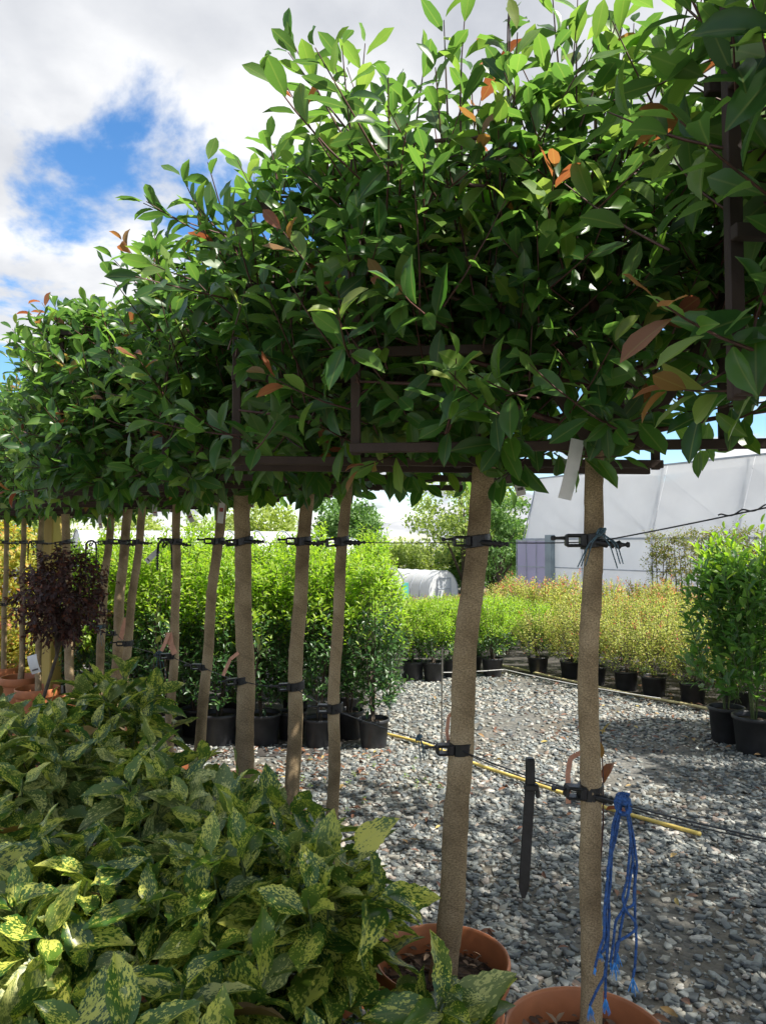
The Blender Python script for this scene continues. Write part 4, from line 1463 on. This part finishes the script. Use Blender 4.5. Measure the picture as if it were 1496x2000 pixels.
# the big yellow-splashed leaf
ylf = bulk_mesh('splashed_leaf', AU_T[2][0], AU_T[2][1], [leaf_mat('splashed_leaf', [(0, (.45, .42, .09)), (1, (.45, .42, .09))], rough=.4, trans=.3, spots=(.07, .12, .03), under=0)], None, AU_T[2][2], np.zeros(len(AU_T[2][1])), True)
host = [o for o in bpy.data.objects if o.name.startswith('spotted_laurel') and 'big yellow-splashed' in o['label']][0]
st = [c for c in host.children if c.name.startswith('stems')][0]
lo_ = link('leaf', ylf, st)
p0 = P(690, 1660, 1.84) - np.array(host.location); p1 = P(768, 1600, 1.80) - np.array(host.location)
dv = p1 - p0
F_ = frames(dv[None], np.array([[-.3, -.75, .6]]))[0]
m4 = np.eye(4); m4[:3, :3] = F_ * (np.linalg.norm(dv) * 1.05); m4[:3, 3] = p0
lo_.matrix_basis = Matrix(m4.tolist())
lo_['label'] = 'leaf splashed almost wholly yellow'


# ================================================================== potted laurels and field shrubs (shared foliage meshes)
def column_plant(name, h, r, ns, nl, size, mats, pick, twig, seed, zlow=.0, shape=1.0, spread=(1.1, .6), tip=0.25, tm=LO_T, stems=5, L=(.10, .20), upb=.6):
    rs = np.random.default_rng(seed)
    t = rs.random(ns) ** .85
    z = zlow + (h - zlow) * t
    prof = np.clip(np.sin(np.pi * np.clip(.12 + .80 * t, 0, 1)) ** .55, .25, 1) * r * shape
    a = rs.uniform(0, 6.283, ns)
    q = prof * np.sqrt(rs.uniform(.15, 1.0, ns)) * rs.uniform(.8, 1.15, ns)
    b = np.stack([q * np.cos(a), q * np.sin(a), z], 1)
    d = np.stack([np.cos(a), np.sin(a), upb + 1.6 * t], 1) + rs.normal(0, .25, (ns, 3))
    g = grow(b, d, rs.uniform(*L, ns), nl, size, *spread, droop=.1, bend=.3, jit=.3)
    u = rs.random(ns)[g[4]]
    mi = pick(t[g[4]], g[3], u, q[g[4]] / r, rs)
    # main stems appended as extra twig paths
    k = stems
    sa = rs.uniform(0, 6.28, k)
    sp = np.stack([np.stack([.015 * np.cos(sa), .015 * np.sin(sa), np.full(k, -.02)], 1), np.stack([.05 * np.cos(sa), .05 * np.sin(sa), np.full(k, h * .3)], 1),
                   np.stack([r * .35 * np.cos(sa), r * .35 * np.sin(sa), np.full(k, h * .6)], 1), np.stack([r * .45 * np.cos(sa), r * .45 * np.sin(sa), np.full(k, h * .9)], 1)], 1)
    me = plant_mesh(name, tm, g, mats, mi, twig, .0035, .0015)
    tv, tf = twig_arrays(sp, .011, .003)
    return me, bulk_mesh(name + '_stem', tv, tf, [twig], smooth=True)


def pk_laurel(t, tl, u, q, rs):
    return np.where((t + .35 * tl + .25 * u > .88), 1, 0)  # young growth, with extra bright leaves painting the sunlit tops


def pk_bright(t, tl, u, q, rs):
    return np.where((t * .8 + .3 * tl + .35 * u > .55), 1, 0)


def pk_vari(t, tl, u, q, rs):
    x = np.where(t * .7 + .3 * tl + .5 * u > .42, 0, 1)
    x[(u > .93) & (tl > .6)] = 2
    return x


def pk_phot(t, tl, u, q, rs):
    x = np.where(t * .8 + .4 * u > .45, 1, 0)
    x[(t > .75) & (u > .72) & (tl > .6)] = 2
    return x


LAUR = [column_plant('laurel_foliage', 1.24 + .05 * i, .25, 260, 9, .072, [M['laur'], M['laur_young_sunlit']], pk_laurel, M['bark'], 60 + i, zlow=.10) for i in range(4)]
BRI = [column_plant('bright_foliage', .72, .27, 170, 9, .060, [M['laur'], M['laur_young_sunlit']], pk_bright, M['bark'], 70 + i, zlow=.04) for i in range(3)]
VAR = [column_plant('pale_foliage', .62, .33, 190, 9, .045, [M['vari'], M['vari_dark'], M['pink']], pk_vari, M['bark'], 80 + i, zlow=.02, tm=TINY_T, L=(.12, .24)) for i in range(4)]
RED = [column_plant('red_tip_foliage', .95 + .1 * i, .36, 170, 9, .07, [M['vari_dark'], M['vari'], M['pink']], pk_phot, M['twig'], 90 + i, zlow=.1, tm=TINY_T, L=(.16, .32)) for i in range(4)]
CHE = [column_plant('cherry_foliage', 1.18, .27, 120, 9, .13, [M['cher'], M['laur_young_sunlit']], lambda t, tl, u, q, rs: np.where(t * .6 + .5 * tl + .3 * u > 1.05, 1, 0), M['twig_green'], 95 + i, zlow=.04, spread=(.95, .5), tm=PH_T[0], L=(.20, .46), upb=1.7) for i in range(2)]

POTM = {}


def black_pot(x, y, r, h, label, group):
    e = empty('black_pot', (x, y, gz(x, y) + .004), label, 'pot', group)
    if (r, h) not in POTM:
        m = MB()
        prof = [(0.0, 0.0), (r * .80, 0.0), (r * .82, .006), (r * 0.955, h * 0.88), (r * 0.99, h * 0.885), (r * 1.03, h * 0.91), (r * 1.03, h * 0.99), (r, h), (r * 0.96, h), (r * .94, h * .97), (r * .9, h * .6)]
        m.lathe(prof, 24)
        s = MB(); s.lathe([(.001, h * .88), (r * .5, h * .875), (r * .93, h * .86)], 16)
        POTM[(r, h)] = (m.mesh('pot_wall', M['blackpot'], True), s.mesh('compost', M['soil'], True))
    link('pot_wall', POTM[(r, h)][0], e); link('compost', POTM[(r, h)][1], e)
    return e


def shrub(name, kit, x, y, z, label, group, cat='shrub', s=1.0, rz=None):
    e = empty(name, (x, y, z), label, cat, group)
    e.rotation_euler.z = rng.uniform(0, 6.28) if rz is None else rz
    sz = s * rng.uniform(.95, 1.06)
    for nm, me in (('foliage', kit[0]), ('stem', kit[1])):
        o = link(nm, me, e)
        o.scale = (s, s, sz)
        if nm == 'foliage': o['kind'] = 'stuff'
    return e


# front row of tall laurels (surveyed), then the rows behind
front = [(730, 5.70, 'tall laurel in the end pot of the hedge row, beside the yellow hose'), (683, 5.98, 'tall laurel second from the hose end of the hedge row'),
         (625, 5.72, 'tall laurel third from the hose end of the hedge row'), (572, 5.95, 'tall laurel fourth from the hose end of the hedge row'), (515, 5.80, 'tall laurel fifth from the hose end of the hedge row'),
         (432, 5.80, 'tall laurel sixth from the hose end, in the widest pot'), (385, 6.05, 'tall laurel seventh from the hose end of the hedge row'), (325, 5.80, 'tall laurel with pale lit pot, behind the thin sucker shoot'),
         (262, 5.95, 'tall laurel behind the two slanting trunks'), (196, 6.15, 'tall laurel behind the dark purple maple')]
for i, (px, y, lab) in enumerate(front):
    x = (px - 748) / FPX * y
    r, h = (.118, .215) if i not in (4, 5, 7) else (.145, .235)
    black_pot(x, y, r, h, 'black pot of the end laurel of the hedge row, beside the yellow hose' if i == 0 else lab.replace('tall laurel', 'black pot of the tall laurel', 1), 'black pots of the tall laurels')
    shrub('laurel_shrub', LAUR[i % 4], x, y, .20, lab, 'tall potted laurels standing as a hedge', s=.86)
for row, y in enumerate((6.55, 7.15, 7.8, 8.5)):
    for j in range(6):
        x = -.28 - .50 * j + .2 * (row % 2) + rng.uniform(-.06, .06)
        if x > -.1: x = -.12
        shrub('laurel_shrub', LAUR[(j + row) % 4], x, y + rng.uniform(-.08, .08), .20, 'tall laurel in the %s row behind the front of the potted hedge' % ('first', 'second', 'third', 'fourth')[row], 'laurels of the rows behind the potted hedge front', s=.91 + .02 * row)
        if row == 0:
            black_pot(x, y, .118, .215, 'black plastic pot in the shade behind the hedge front', 'black pots behind the hedge front')

# compact bright laurels
bri = [(806, 8.45), (846, 8.42), (884, 8.65), (920, 8.9), (960, 8.70)]
for i, (px, y) in enumerate(bri):
    x = (px - 748) / FPX * y
    lab = 'compact lime green laurel number %d from the hedge end along the far gravel edge' % (i + 1) if 0 else ['compact lime green laurel nearest the tall hedge', 'compact lime green laurel behind the thin metal rod', 'compact lime green laurel just beyond the metal rod', 'compact lime green laurel set back behind its neighbours', 'compact lime green laurel next to the pale shrubs'][i]
    shrub('compact_laurel', BRI[i % 3], x, y, .19, lab, 'compact lime green laurels on the far gravel edge', s=.78)
    black_pot(x, y, .125, .21, lab.replace('compact lime green', 'black pot of the compact', 1), 'black pots of the compact laurels')
for row, y in enumerate((9.25, 9.95, 10.7)):
    for j in range(6):
        x = .1 + .36 * j + .15 * (row % 2)
        shrub('compact_laurel', BRI[(j + row) % 3], x, y, gz(x, y) + .19, 'compact lime green laurel in the %s row behind the gravel edge row' % ('first', 'second', 'third')[row], 'compact laurels behind the front row', s=.74 + .02 * row)

# pale variegated shrubs along the bed edge
n_front = 9
for row in range(5):
    for j in range(n_front + 1):
        q = E0 + ED * (.25 + .42 * j) + EN * (.28 + .46 * row) + rng.normal(0, .04, 2)
        z = gz(*q)
        if row == 0:
            ords = ['first', 'second', 'third', 'fourth', 'fifth', 'sixth', 'seventh', 'eighth', 'ninth', 'tenth'][j]
            lab = '%s pale cream-flecked shrub along the bed edge counted from the compact laurels' % ords
            black_pot(q[0], q[1], .125, .20, 'black pot of the %s pale shrub along the bed edge' % ords, 'black pots along the bed edge')
            shrub('pale_shrub', VAR[j % 4], q[0], q[1], z + .18, lab, 'pale shrubs along the bed edge', s=.74)
        else:
            shrub('pale_shrub', VAR[(j + row) % 4], q[0], q[1], z + .18, 'pale cream-flecked shrub in the %s row behind the bed edge row' % ('', 'first', 'second', 'third', 'fourth')[row], 'pale shrubs massed in the bed', s=.76 + .03 * row)
# red-tipped photinias farther back
for row in range(6):
    for j in range(9):
        q = np.array([.4, 11.4]) + np.array([.60, -.10]) * j + np.array([.12, .75]) * row + rng.normal(0, .10, 2)
        z = gz(*q)
        shrub('red_tipped_photinia', RED[(j * 3 + row) % 4], q[0], q[1], z + .1, 'young photinia with pink-red shoot tips, %s row behind the pale shrubs' % ('first', 'second', 'third', 'fourth', 'fifth', 'sixth')[row], 'red tipped photinias at the back of the bed', s=rng.uniform(.55, .78) * (.72 if q[0] < 2.0 else 1.0))

# two big cherry laurels at the gravel's other side
for (px, y, s, lab) in ((1466, 5.55, 1.04, 'big glossy laurel in the wide black pot facing the gravel'), (1412, 5.85, .98, 'big glossy laurel in the narrower black pot behind its wide neighbour'),
                        (1530, 5.95, 1.0, 'big glossy laurel half out of sight beside the wide black pot')):
    x = (px - 748) / FPX * y
    black_pot(x, y, .155 if s > 1.02 else .135, .27, 'wide black pot of the big glossy laurel facing the gravel' if s > 1.02 else 'narrower black pot set behind the wide one' if 'narrower' in lab else 'black pot of the big glossy laurel half out of sight', 'black pots of the big glossy laurels')
    shrub('cherry_laurel', CHE[0 if s > 1 else 1], x, y, .25, lab, 'big glossy laurels beside the gravel', s=s * .85)


# ------------------------------------------------------------------ hose, bed edging, rod
def ground_tube(name, pts, r, mat, label, cat, group=None):
    P_ = np.array(pts, float)
    ln = np.concatenate([[0], np.cumsum(np.linalg.norm(np.diff(P_, axis=0), axis=1))])
    s = np.linspace(0, ln[-1], 60)
    q = np.stack([np.interp(s, ln, P_[:, i]) for i in range(2)], 1)
    q += np.stack([.012 * np.sin(s * 3.1), .012 * np.cos(s * 2.3)], 1)
    z = r + .014 + .004 * np.sin(s * 5)
    m = MB(); m.tube(np.stack([q[:, 0], q[:, 1], z], 1), r, 10)
    tag(m.build(name, mat, smooth=True), label, cat, group)


def gpt(px, py):
    y = CAM_H * FPX / (py - 1060.0)
    for _ in range(20):
        q = P(px, py, y); y *= CAM_H / max(CAM_H - q[2], 1e-3)
    return P(px, py, y)[:2]


ground_tube('yellow_hose', [gpt(752, 1440), gpt(830, 1462), gpt(920, 1495), gpt(1050, 1540), gpt(1180, 1585), gpt(1366, 1642)], .011, M['hose'], 'yellow hose lying straight across the near gravel to the end laurel pot', 'hose')
ground_tube('edging_pipe', [gpt(965, 1302), gpt(1060, 1322), gpt(1180, 1350), gpt(1300, 1375), gpt(1390, 1393)], .013, M['hose_pale'], 'faded yellowish pipe edging the bed of pale shrubs', 'pipe')
rp_ = gpt(863, 1476)
m = MB(); m.tube([(0, 0, -.05), (0, 0, .3), (0.004, 0, .77)], .006, 8)
tag(m.build('metal_rod', M['steel'], loc=(rp_[0], rp_[1], 0)), 'thin upright metal rod stuck in the gravel before the compact laurels', 'rod')
a, b, c = np.array([*gpt(775, 1330), .10]), np.array([*gpt(985, 1325), .10]), np.array([*gpt(1290, 1390), .12])
m = MB(); m.tube(sagged([tuple(a), tuple(b), tuple(c)], .02), .004, 5)
tag(m.build('white_line', M['paper']), 'thin white line strung low before the black pots of the far edge', 'line')


# ================================================================== left corner: maples, post, pots
def maple(name, c, r, h, ns, size, mats, label, seed, foot, trunk_r=.012):
    rs = np.random.default_rng(seed)
    foot = np.array(foot); c = np.array(c)
    e = empty(name, foot, label, 'tree' if r > .3 else 'maple')
    cc = c - foot
    b = rs.normal(0, 1, (ns, 3)); b = unit(b) * (rs.random((ns, 1)) ** .4) * np.array([r, r * .9, h])
    b[:, :2] *= rs.uniform(.75, 1.15, (ns, 1))
    d = b / r + np.array([0, 0, .1]) + rs.normal(0, .3, (ns, 3))
    g = grow(b + cc, d, rs.uniform(.06, .13, ns), 10, size, 1.2, .8, droop=.45, bend=-.3, jit=.5)
    u = rs.random(ns)[g[4]]
    mi = np.where(u > .82, len(mats) - 1, 0) if len(mats) > 1 else np.zeros(len(g[0]))
    m = MB()
    m.tube([np.zeros(3), cc * np.array([.4, .4, .35]), cc * np.array([.8, .8, .65]) + [.02, 0, 0], cc + [0, 0, -h * .3]], [trunk_r, trunk_r * .9, trunk_r * .75, trunk_r * .5], 8)
    for _ in range(7):
        q = rs.normal(0, 1, 3); q = q / np.linalg.norm(q) * np.array([r, r, h]) * .75
        m.tube([cc * np.array([.8, .8, .65]) + [.02, 0, 0], cc + q * .4 - [0, 0, h * .2], cc + q], [trunk_r * .6, trunk_r * .4, trunk_r * .15], 6)
    m.build('trunk', M['bark'], e, smooth=True)
    o = link('crown', plant_mesh('crown', TINY_T, g, mats, mi, M['bark'], .002, .001), e)
    o['kind'] = 'stuff'


cA = P(118, 1158, 4.05)
maple('purple_maple', cA, .20, .21, 330, .038, [M['maple_dark'], M['maple_dark']], 'small dark purple maple with fine drooping leaves before the yellow post', 1, (cA[0] - .17, 4.05, .30))
cA2 = P(60, 1130, 4.1)
cB = P(2, 1130, 8.0)
maple('golden_maple', cB, .46, .68, 520, .07, [M['maple_gold'], M['maple_gold']], 'golden yellow maple at the end of the bed, beside the purple one', 2, (cB[0], 8.0, .20))
cC = P(75, 1285, 7.3)
maple('golden_maple', cC, .36, .24, 320, .06, [M['maple_gold'], M['maple_gold']], 'low golden maple bushing out under the purple maple', 3, (cC[0], 7.3, .05), .008)
cD = P(178, 1175, 6.0)
maple('golden_maple', cD, .22, .34, 240, .05, [M['laur_young_sunlit'], M['maple_gold']], 'yellow-green maple showing between the purple maple and the slanting trunks', 4, (cD[0], 6.0, .28), .010)
cE = P(-10, 1270, 7.4)
maple('golden_maple', cE, .45, .38, 420, .06, [M['maple_gold'], M['pink']], 'orange-tinged golden maple above the stacked orange pots', 5, (cE[0], 7.4, .1), .012)
for (px, py, y, r, lab) in ((12, 1400, 4.45, .17, 'orange plastic pot at the end of the bed under the golden maples'), (52, 1378, 4.75, .15, 'smaller orange plastic pot behind the first one'),
                            (95, 1385, 4.35, .13, 'orange pot behind the spotted leaves beside the purple maple')):
    p = P(px, py, y)
    pot('orange_pot', (p[0], p[1], 0), r, .37, M['terra'], lab, 'orange pots under the maples', soil=.05, terracotta=True)
p = P(40, 1340, 4.05)
pot('orange_pot', (cA[0] - .17, 4.05, 0), .14, .33, M['terra'], 'orange pot holding the purple maple', 'orange pots under the maples', soil=.04, terracotta=True)
p = P(160, 1370, 5.0)
black_pot(p[0] + .05, 5.3, .15, .36, 'dark grey pot behind the sunlit trunk by the maples', 'dark pots by the maples')
# the yellow timber post
p = P(104, 1100, 6.15)
e = empty('timber_post', (p[0], p[1], 0), 'stout yellow timber post with a pale edge board behind the purple maple', 'post')
e.rotation_euler.z = R(-28)
m = MB(); m.box((0, 0, .95), (.115, .115, 1.9), bev=.008); m.build('post_body', M['yellowpost'], e)
m = MB(); m.box((-.072, 0, .95), (.022, .118, 1.88), bev=.004); m.build('edge_board', M['palewood'], e)


# ================================================================== hornbeam screens
HT = TINY_T
for k, (px0, px1, y, lab) in enumerate(((1268, 1352, 13.0, 'thin yellow-green hornbeam screen with bare stems before the glasshouse wall'),
                                        (1352, 1440, 12.4, 'browner hornbeam screen beside the big glossy laurels'),
                                        (1440, 1560, 11.8, 'hornbeam screen standing over the big glossy laurels'))):
    rs = np.random.default_rng(700 + k)
    x0, x1 = (px0 - 748) / FPX * y, (px1 - 748) / FPX * y
    e = empty('hornbeam_screen', ((x0 + x1) / 2, y, gz(0, y)), lab, 'hedge', 'hornbeam screens before the greenhouse')
    hw = (x1 - x0) / 2
    top = 1.70 - gz(0, y) + .02 * k
    m = MB()
    for i in range(9):
        xx = -hw + 2 * hw * (i + .5) / 9
        m.tube([(xx * .9, 0, 0), (xx + rs.normal(0, .03), rs.normal(0, .03), top * .5), (xx + rs.normal(0, .05), rs.normal(0, .04), top * .95)], [.012, .009, .004], 6)
    m.build('trunk', M['bark'], e, smooth=True)
    n_ = 330
    zz_ = top * (.28 + .72 * rs.random(n_) ** .55)
    b = np.stack([rs.uniform(-hw, hw, n_), rs.normal(0, .07, n_), zz_], 1)
    d = np.stack([rs.normal(0, .8, n_), rs.normal(0, .5, n_), rs.normal(.3, .4, n_)], 1)
    g = grow(b, d, rs.uniform(.08, .2, n_), 7, .055, 1.1, .8)
    o = link('crown', plant_mesh('crown', HT, g, [M['horn']], np.zeros(len(g[0])), M['bark'], .003, .001), e)
    o['kind'] = 'stuff'


# ================================================================== greenhouse
G0, G1 = np.array([5.75, 30.0]), np.array([15.2, 14.0])
gd = (G1 - G0) / np.linalg.norm(G1 - G0)
gn = np.array([-gd[1], gd[0]])
if gn[1] < 0: gn = -gn            # pointing away from the yard
GL = np.linalg.norm(G1 - G0)
gzb = -1.25
house = empty('greenhouse', (*G0, 0), 'large white polythene greenhouse with sloping roof and lilac end screen', 'greenhouse')
def gp(s, t, z):
    q = gd * s + gn * t
    return np.array([q[0], q[1], z])


EAVE, RIDGE, RUN = 1.70, 4.14, .45
bay = 3.1
nb = int(GL / bay)
thick = .01
m_frames = []
for i in range(nb + 1):
    s = i * bay
    m = MB()
    m.tube([gp(s, .05, gzb), gp(s, .05, EAVE)], .045, 8)
    m.build('frame_post', M['greysteel'], house, smooth=True)
    m = MB()
    m.tube([gp(s, .06, EAVE), gp(s + .1, RUN + .06, RIDGE - .05)], .035, 8)
    m.tube([gp(s - .25, .10, EAVE), gp(s + .1, RUN + .10, RIDGE - .08)], .022, 6)
    if i < nb:
        m.tube([gp(s + bay * .9, .10, EAVE + .3), gp(s + .1, RUN + .10, RIDGE - .3)], .016, 6)
    m.build('truss', M['greysteel'], house, smooth=True)
    if i < nb:
        def quad(a, b, c, d, name, mat, nx=6, ny=6, bulge=.05):
            v, f = [], []
            nrm_ = unit(np.cross(b - a, d - a))
            for jy in range(ny + 1):
                for jx in range(nx + 1):
                    u_, w_ = jx / nx, jy / ny
                    q = (a * (1 - u_) + b * u_) * (1 - w_) + (d * (1 - u_) + c * u_) * w_
                    q = q + nrm_ * bulge * math.sin(math.pi * u_) * math.sin(math.pi * w_) * rng.uniform(.7, 1.1)
                    v.append(q)
            f = [(jy * (nx + 1) + jx, jy * (nx + 1) + jx + 1, (jy + 1) * (nx + 1) + jx + 1, (jy + 1) * (nx + 1) + jx) for jy in range(ny) for jx in range(nx)]
            m_ = MB(); m_.add(v, f); return m_.build(name, mat, house, smooth=True)
        lean = .35
        quad(gp(s + .004, 0, EAVE), gp(s + bay - .004, 0, EAVE), gp(s + bay - .004 + (lean if i == nb - 1 else lean), RUN, RIDGE), gp(s + .004 + lean, RUN, RIDGE), 'roof_panel', M['film'])
        quad(gp(s + .004, 0, .62), gp(s + bay - .004, 0, .62), gp(s + bay - .004, 0, EAVE - .03), gp(s + .004, 0, EAVE - .03), 'wall_panel', M['film_wall'], bulge=-.03)
        quad(gp(s + .004, 0, -.45), gp(s + bay - .004, 0, -.45), gp(s + bay - .004, 0, .58), gp(s + .004, 0, .58), 'wall_panel', M['film_wall'], bulge=-.03)
        quad(gp(s + .004, .02, gzb), gp(s + bay - .004, .02, gzb), gp(s + bay - .004, .02, -.47), gp(s + .004, .02, -.47), 'base_panel', M['greysteel'], 1, 1, 0)
m = MB(); m.beam(gp(-.1, -.02, EAVE - .01), gp(GL, -.02, EAVE - .01), .07, .05, side=gp(0, -1, 0)); m.build('gutter', M['greysteel'], house)
m = MB(); m.beam(gp(0, -.015, .60), gp(GL, -.015, .60), .04, .03, side=gp(0, -1, 0)); m.build('rail', M['greysteel'], house)
m = MB(); m.beam(gp(.3, RUN, RIDGE + .01), gp(GL, RUN, RIDGE + .01), .06, .05, side=gp(0, -1, 0)); m.build('ridge_bar', M['greysteel'], house)
# far slope closing the house, and end wall
m = MB(); m.add([gp(.3, RUN + .02, RIDGE), gp(GL, RUN + .02, RIDGE), gp(GL, 8, RIDGE + .8), gp(0, 8, RIDGE + .5)], [(0, 1, 2, 3)])
m.build('roof_panel', M['film'], house)
m = MB(); m.add([gp(-.02, 0, gzb), gp(-.02, 8, gzb), gp(.0, 8, RIDGE + .5), gp(.28, RUN, RIDGE), gp(-.02, 0, EAVE)], [(0, 1, 2, 3, 4)])
m.build('end_wall', M['film_wall'], house)
# lilac screen with its frame, and the grey corner column
m = MB(); m.box(gp(1.55, -.14, .35), (.34, .22, 3.0), np.stack([np.array([*gd, 0]), np.array([*gn, 0]), [0, 0, 1]], 1), bev=.01); m.build('corner_column', M['grey'], house)
sc = []
for i in range(3):
    for j in range(2):
        s0_, s1_ = -.38 + i * .575, -.38 + (i + 1) * .575 - .02
        z0_, z1_ = (.62, EAVE - .08) if j else (-1.0, .58)
        m = MB(); m.beam(gp(s0_, -.1, (z0_ + z1_) / 2), gp(s1_, -.1, (z0_ + z1_) / 2), z1_ - z0_, .012, side=gp(0, -1, 0), bev=0)
        m.build('screen_pane', M['film_lilac'], house)
m = MB()
for z in (.60, EAVE - .05): m.beam(gp(-.42, -.125, z), gp(1.38, -.125, z), .04, .035, side=gp(0, -1, 0))
for s in (-.40, .185, .76, 1.34): m.tube([gp(s, -.13, gzb), gp(s, -.13, EAVE - .03)], .016, 6)
m.build('screen_frame', M['greysteel'], house)


# ================================================================== polytunnels
def tunnel(c, ang, w, h, L, label, door=True):
    e = empty('polytunnel', (c[0], c[1], c[2]), label, 'polytunnel', 'small white polytunnels')
    e.rotation_euler.z = ang
    n = 14
    prof = [(w / 2 * math.cos(a), h * math.sin(a) ** .8 if math.sin(a) > 0 else 0) for a in np.linspace(0, math.pi, n + 1)]
    k = 8
    m = MB()
    v = [(x, L * j / k, z) for j in range(k + 1) for x, z in prof]
    f = [(j * (n + 1) + i, j * (n + 1) + i + 1, (j + 1) * (n + 1) + i + 1, (j + 1) * (n + 1) + i) for j in range(k) for i in range(n)]
    m.add(v, f); m.build('cover', M['film_tunnel'], e, smooth=True)
    for j in range(k + 1):
        m = MB(); m.tube([(x * 1.008, L * j / k, z * 1.008) for x, z in prof], .03, 6); m.build('hoop', M['greysteel'], e, smooth=True)
    dw, dh = w * .22, h * .72
    m = MB()
    left = [(x, 0, z) for x, z in prof if x <= -dw / 1]
    m.add([(x, .02, z) for x, z in prof], [tuple(range(n + 1))]); m.build('end_wall', M['film_tunnel'], e)
    m = MB(); m.box((0, -.03, dh / 2), (dw * 2, .04, dh), bev=.005); d_ = m.build('door', M['film_wall'], e)
    m = MB()
    for x in (-dw, dw): m.box((x, -.06, dh / 2), (.08, .05, dh), bev=.005)
    m.box((0, -.06, dh), (dw * 2 + .08, .05, .08), bev=.005); m.box((0, -.06, dh * .45), (dw * 2, .05, .06), bev=.005)
    m.build('door_frame', M['greysteel'], d_)
    return e


def far(px, y):
    x = (px - 748) / FPX * y
    return np.array([x, y, gz(x, y)])


tunnel(far(866, 58), R(38), 3.1, 2.05, 9, 'low white polytunnel with a doored end, beyond the pale shrubs')
tunnel(far(803, 60), R(30), 3.0, 1.95, 9, 'low white polytunnel wedged between its neighbours beyond the hedge end')
t3 = tunnel(far(752, 50), R(20), 3.0, 2.35, 8, 'taller white polytunnel with teal door post just past the hedge end')
m = MB(); m.box((1.42, -.12, .55), (.45, .08, 1.1), bev=.01); m.build('door_post', M['teal'], t3)
tunnel(far(150, 27), R(-62), 4.6, 3.0, 9, 'big white polytunnel behind the purple maple and slanting trunks')
tunnel(far(300, 29), R(-55), 4.4, 2.85, 9, 'big white polytunnel peeping above the tall laurels')
# dark door frames seen beyond
m = MB()


# ================================================================== background trees
def big_tree(c, w, h, trunk_h, nclump, per, leaf, mat, label, seed, dens=1.0, group='trees beyond the nursery', squash=1.0):
    rs = np.random.default_rng(seed)
    e = empty('leafy_tree', c, label, 'tree', group)
    cz = trunk_h + (h - trunk_h) / 2
    cl = unit(rs.normal(0, 1, (nclump, 3))) * (rs.random((nclump, 1)) ** .33)
    cl = cl * np.array([w / 2 * .86, w / 2 * .86, (h - trunk_h) / 2 * .88]) * (1 + .12 * rs.normal(0, 1, (nclump, 1)))
    cl[:, 2] += cz
    crad = rs.uniform(.10, .19, nclump) * w
    b = unit(rs.normal(0, 1, (nclump, per, 3))) * (rs.random((nclump, per, 1)) ** .45) * crad[:, None, None] * np.array([1, 1, .75])
    p = (b + cl[:, None, :]).reshape(-1, 3)
    nrm_ = unit(b.reshape(-1, 3) + rs.normal(0, .5, (len(p), 3)) * crad.mean() + np.array([0, 0, crad.mean() * .4]))
    Rm_ = frames(rs.normal(0, 1, (len(p), 3)), nrm_)
    cr = link('crown', leaves_mesh('crown', TINY_T, p, Rm_, leaf * rs.uniform(.6, 1.3, len(p)), [mat], smooth=False), e)
    cr['kind'] = 'stuff'
    m = MB()
    m.tube([(0, 0, -.2), (.05 * w * .2, 0, trunk_h * .6), (0, 0, cz)], [w * .035, w * .028, w * .018], 8)
    for i in range(12):
        q = cl[rs.integers(nclump)]
        m.tube([(0, 0, trunk_h * rs.uniform(.5, 1.1)), q * np.array([.5, .5, .8]), q], [w * .014, w * .009, w * .003], 6)
    m.build('trunk', M['bark'], e, smooth=True)


big_tree(far(682, 62), 6.9, 8.6, 1.0, 75, 120, .36, M['oak'], 'rounded dense green tree beyond the hedge', 11)
big_tree(far(905, 66), 10.5, 11.6, 2.0, 75, 90, .38, M['will'], 'broad pale green tree with airy crown beside the greenhouse', 12)
big_tree(far(975, 58), 6.0, 8.6, 1.2, 50, 90, .34, M['oak'], 'darker tree mass against the greenhouse end', 13)
big_tree(far(520, 48), 6.0, 6.8, 1.2, 45, 80, .32, M['lime'], 'sunny yellow-green tree rising behind the tall laurels', 14)
big_tree(far(410, 52), 6.0, 6.0, 1.2, 45, 80, .32, M['will'], 'pale green tree behind the slim taped trunk', 15)
big_tree(far(250, 60), 9.0, 7.2, 1.2, 50, 80, .36, M['lime'], 'yellowish tree beyond the white tunnels', 16)
big_tree(far(90, 60), 9.0, 8.0, 1.2, 50, 80, .36, M['will'], 'pale tree beyond the timber post', 17)
big_tree(far(-60, 55), 9.0, 8.5, 1.2, 50, 80, .36, M['oak'], 'green tree beyond the golden maples', 18)
for i, (px, y, w, h, mt) in enumerate(((770, 72, 7, 4.9, 'will'), (840, 74, 8, 5.2, 'lime'), (905, 70, 6, 5.0, 'oak'), (960, 66, 6, 5.2, 'oak'), (720, 70, 6, 5.0, 'lime'), (600, 64, 7, 5.2, 'lime'), (1020, 75, 8, 7.5, 'will'))):
    big_tree(far(px, y), w, h, .2, 40, 80, .36, M[mt], ['low bushy olive growth at the nursery boundary', 'low yellow-green bush at the nursery boundary', 'low dark bush under the broad pale tree', 'dark bush against the greenhouse corner',
                                                         'yellow-green bush beside the rounded green tree', 'yellow-green bush behind the hedge tops', 'pale tree showing over the greenhouse end'][i], 30 + i, group='bushes at the nursery boundary')

# shade trees that stand beside the yard and dapple the gravel
big_tree(np.array([3.45, 1.85, 0.0]), 3.8, 5.4, 2.3, 62, 95, .12, M['oak'], 'young leafy tree standing beside the gravel yard', 51, group='young trees beside the yard')
big_tree(np.array([4.9, 3.9, 0.0]), 2.3, 5.0, 2.4, 26, 80, .12, M['oak'], 'slender leafy tree standing farther along the gravel yard', 52, group='young trees beside the yard')
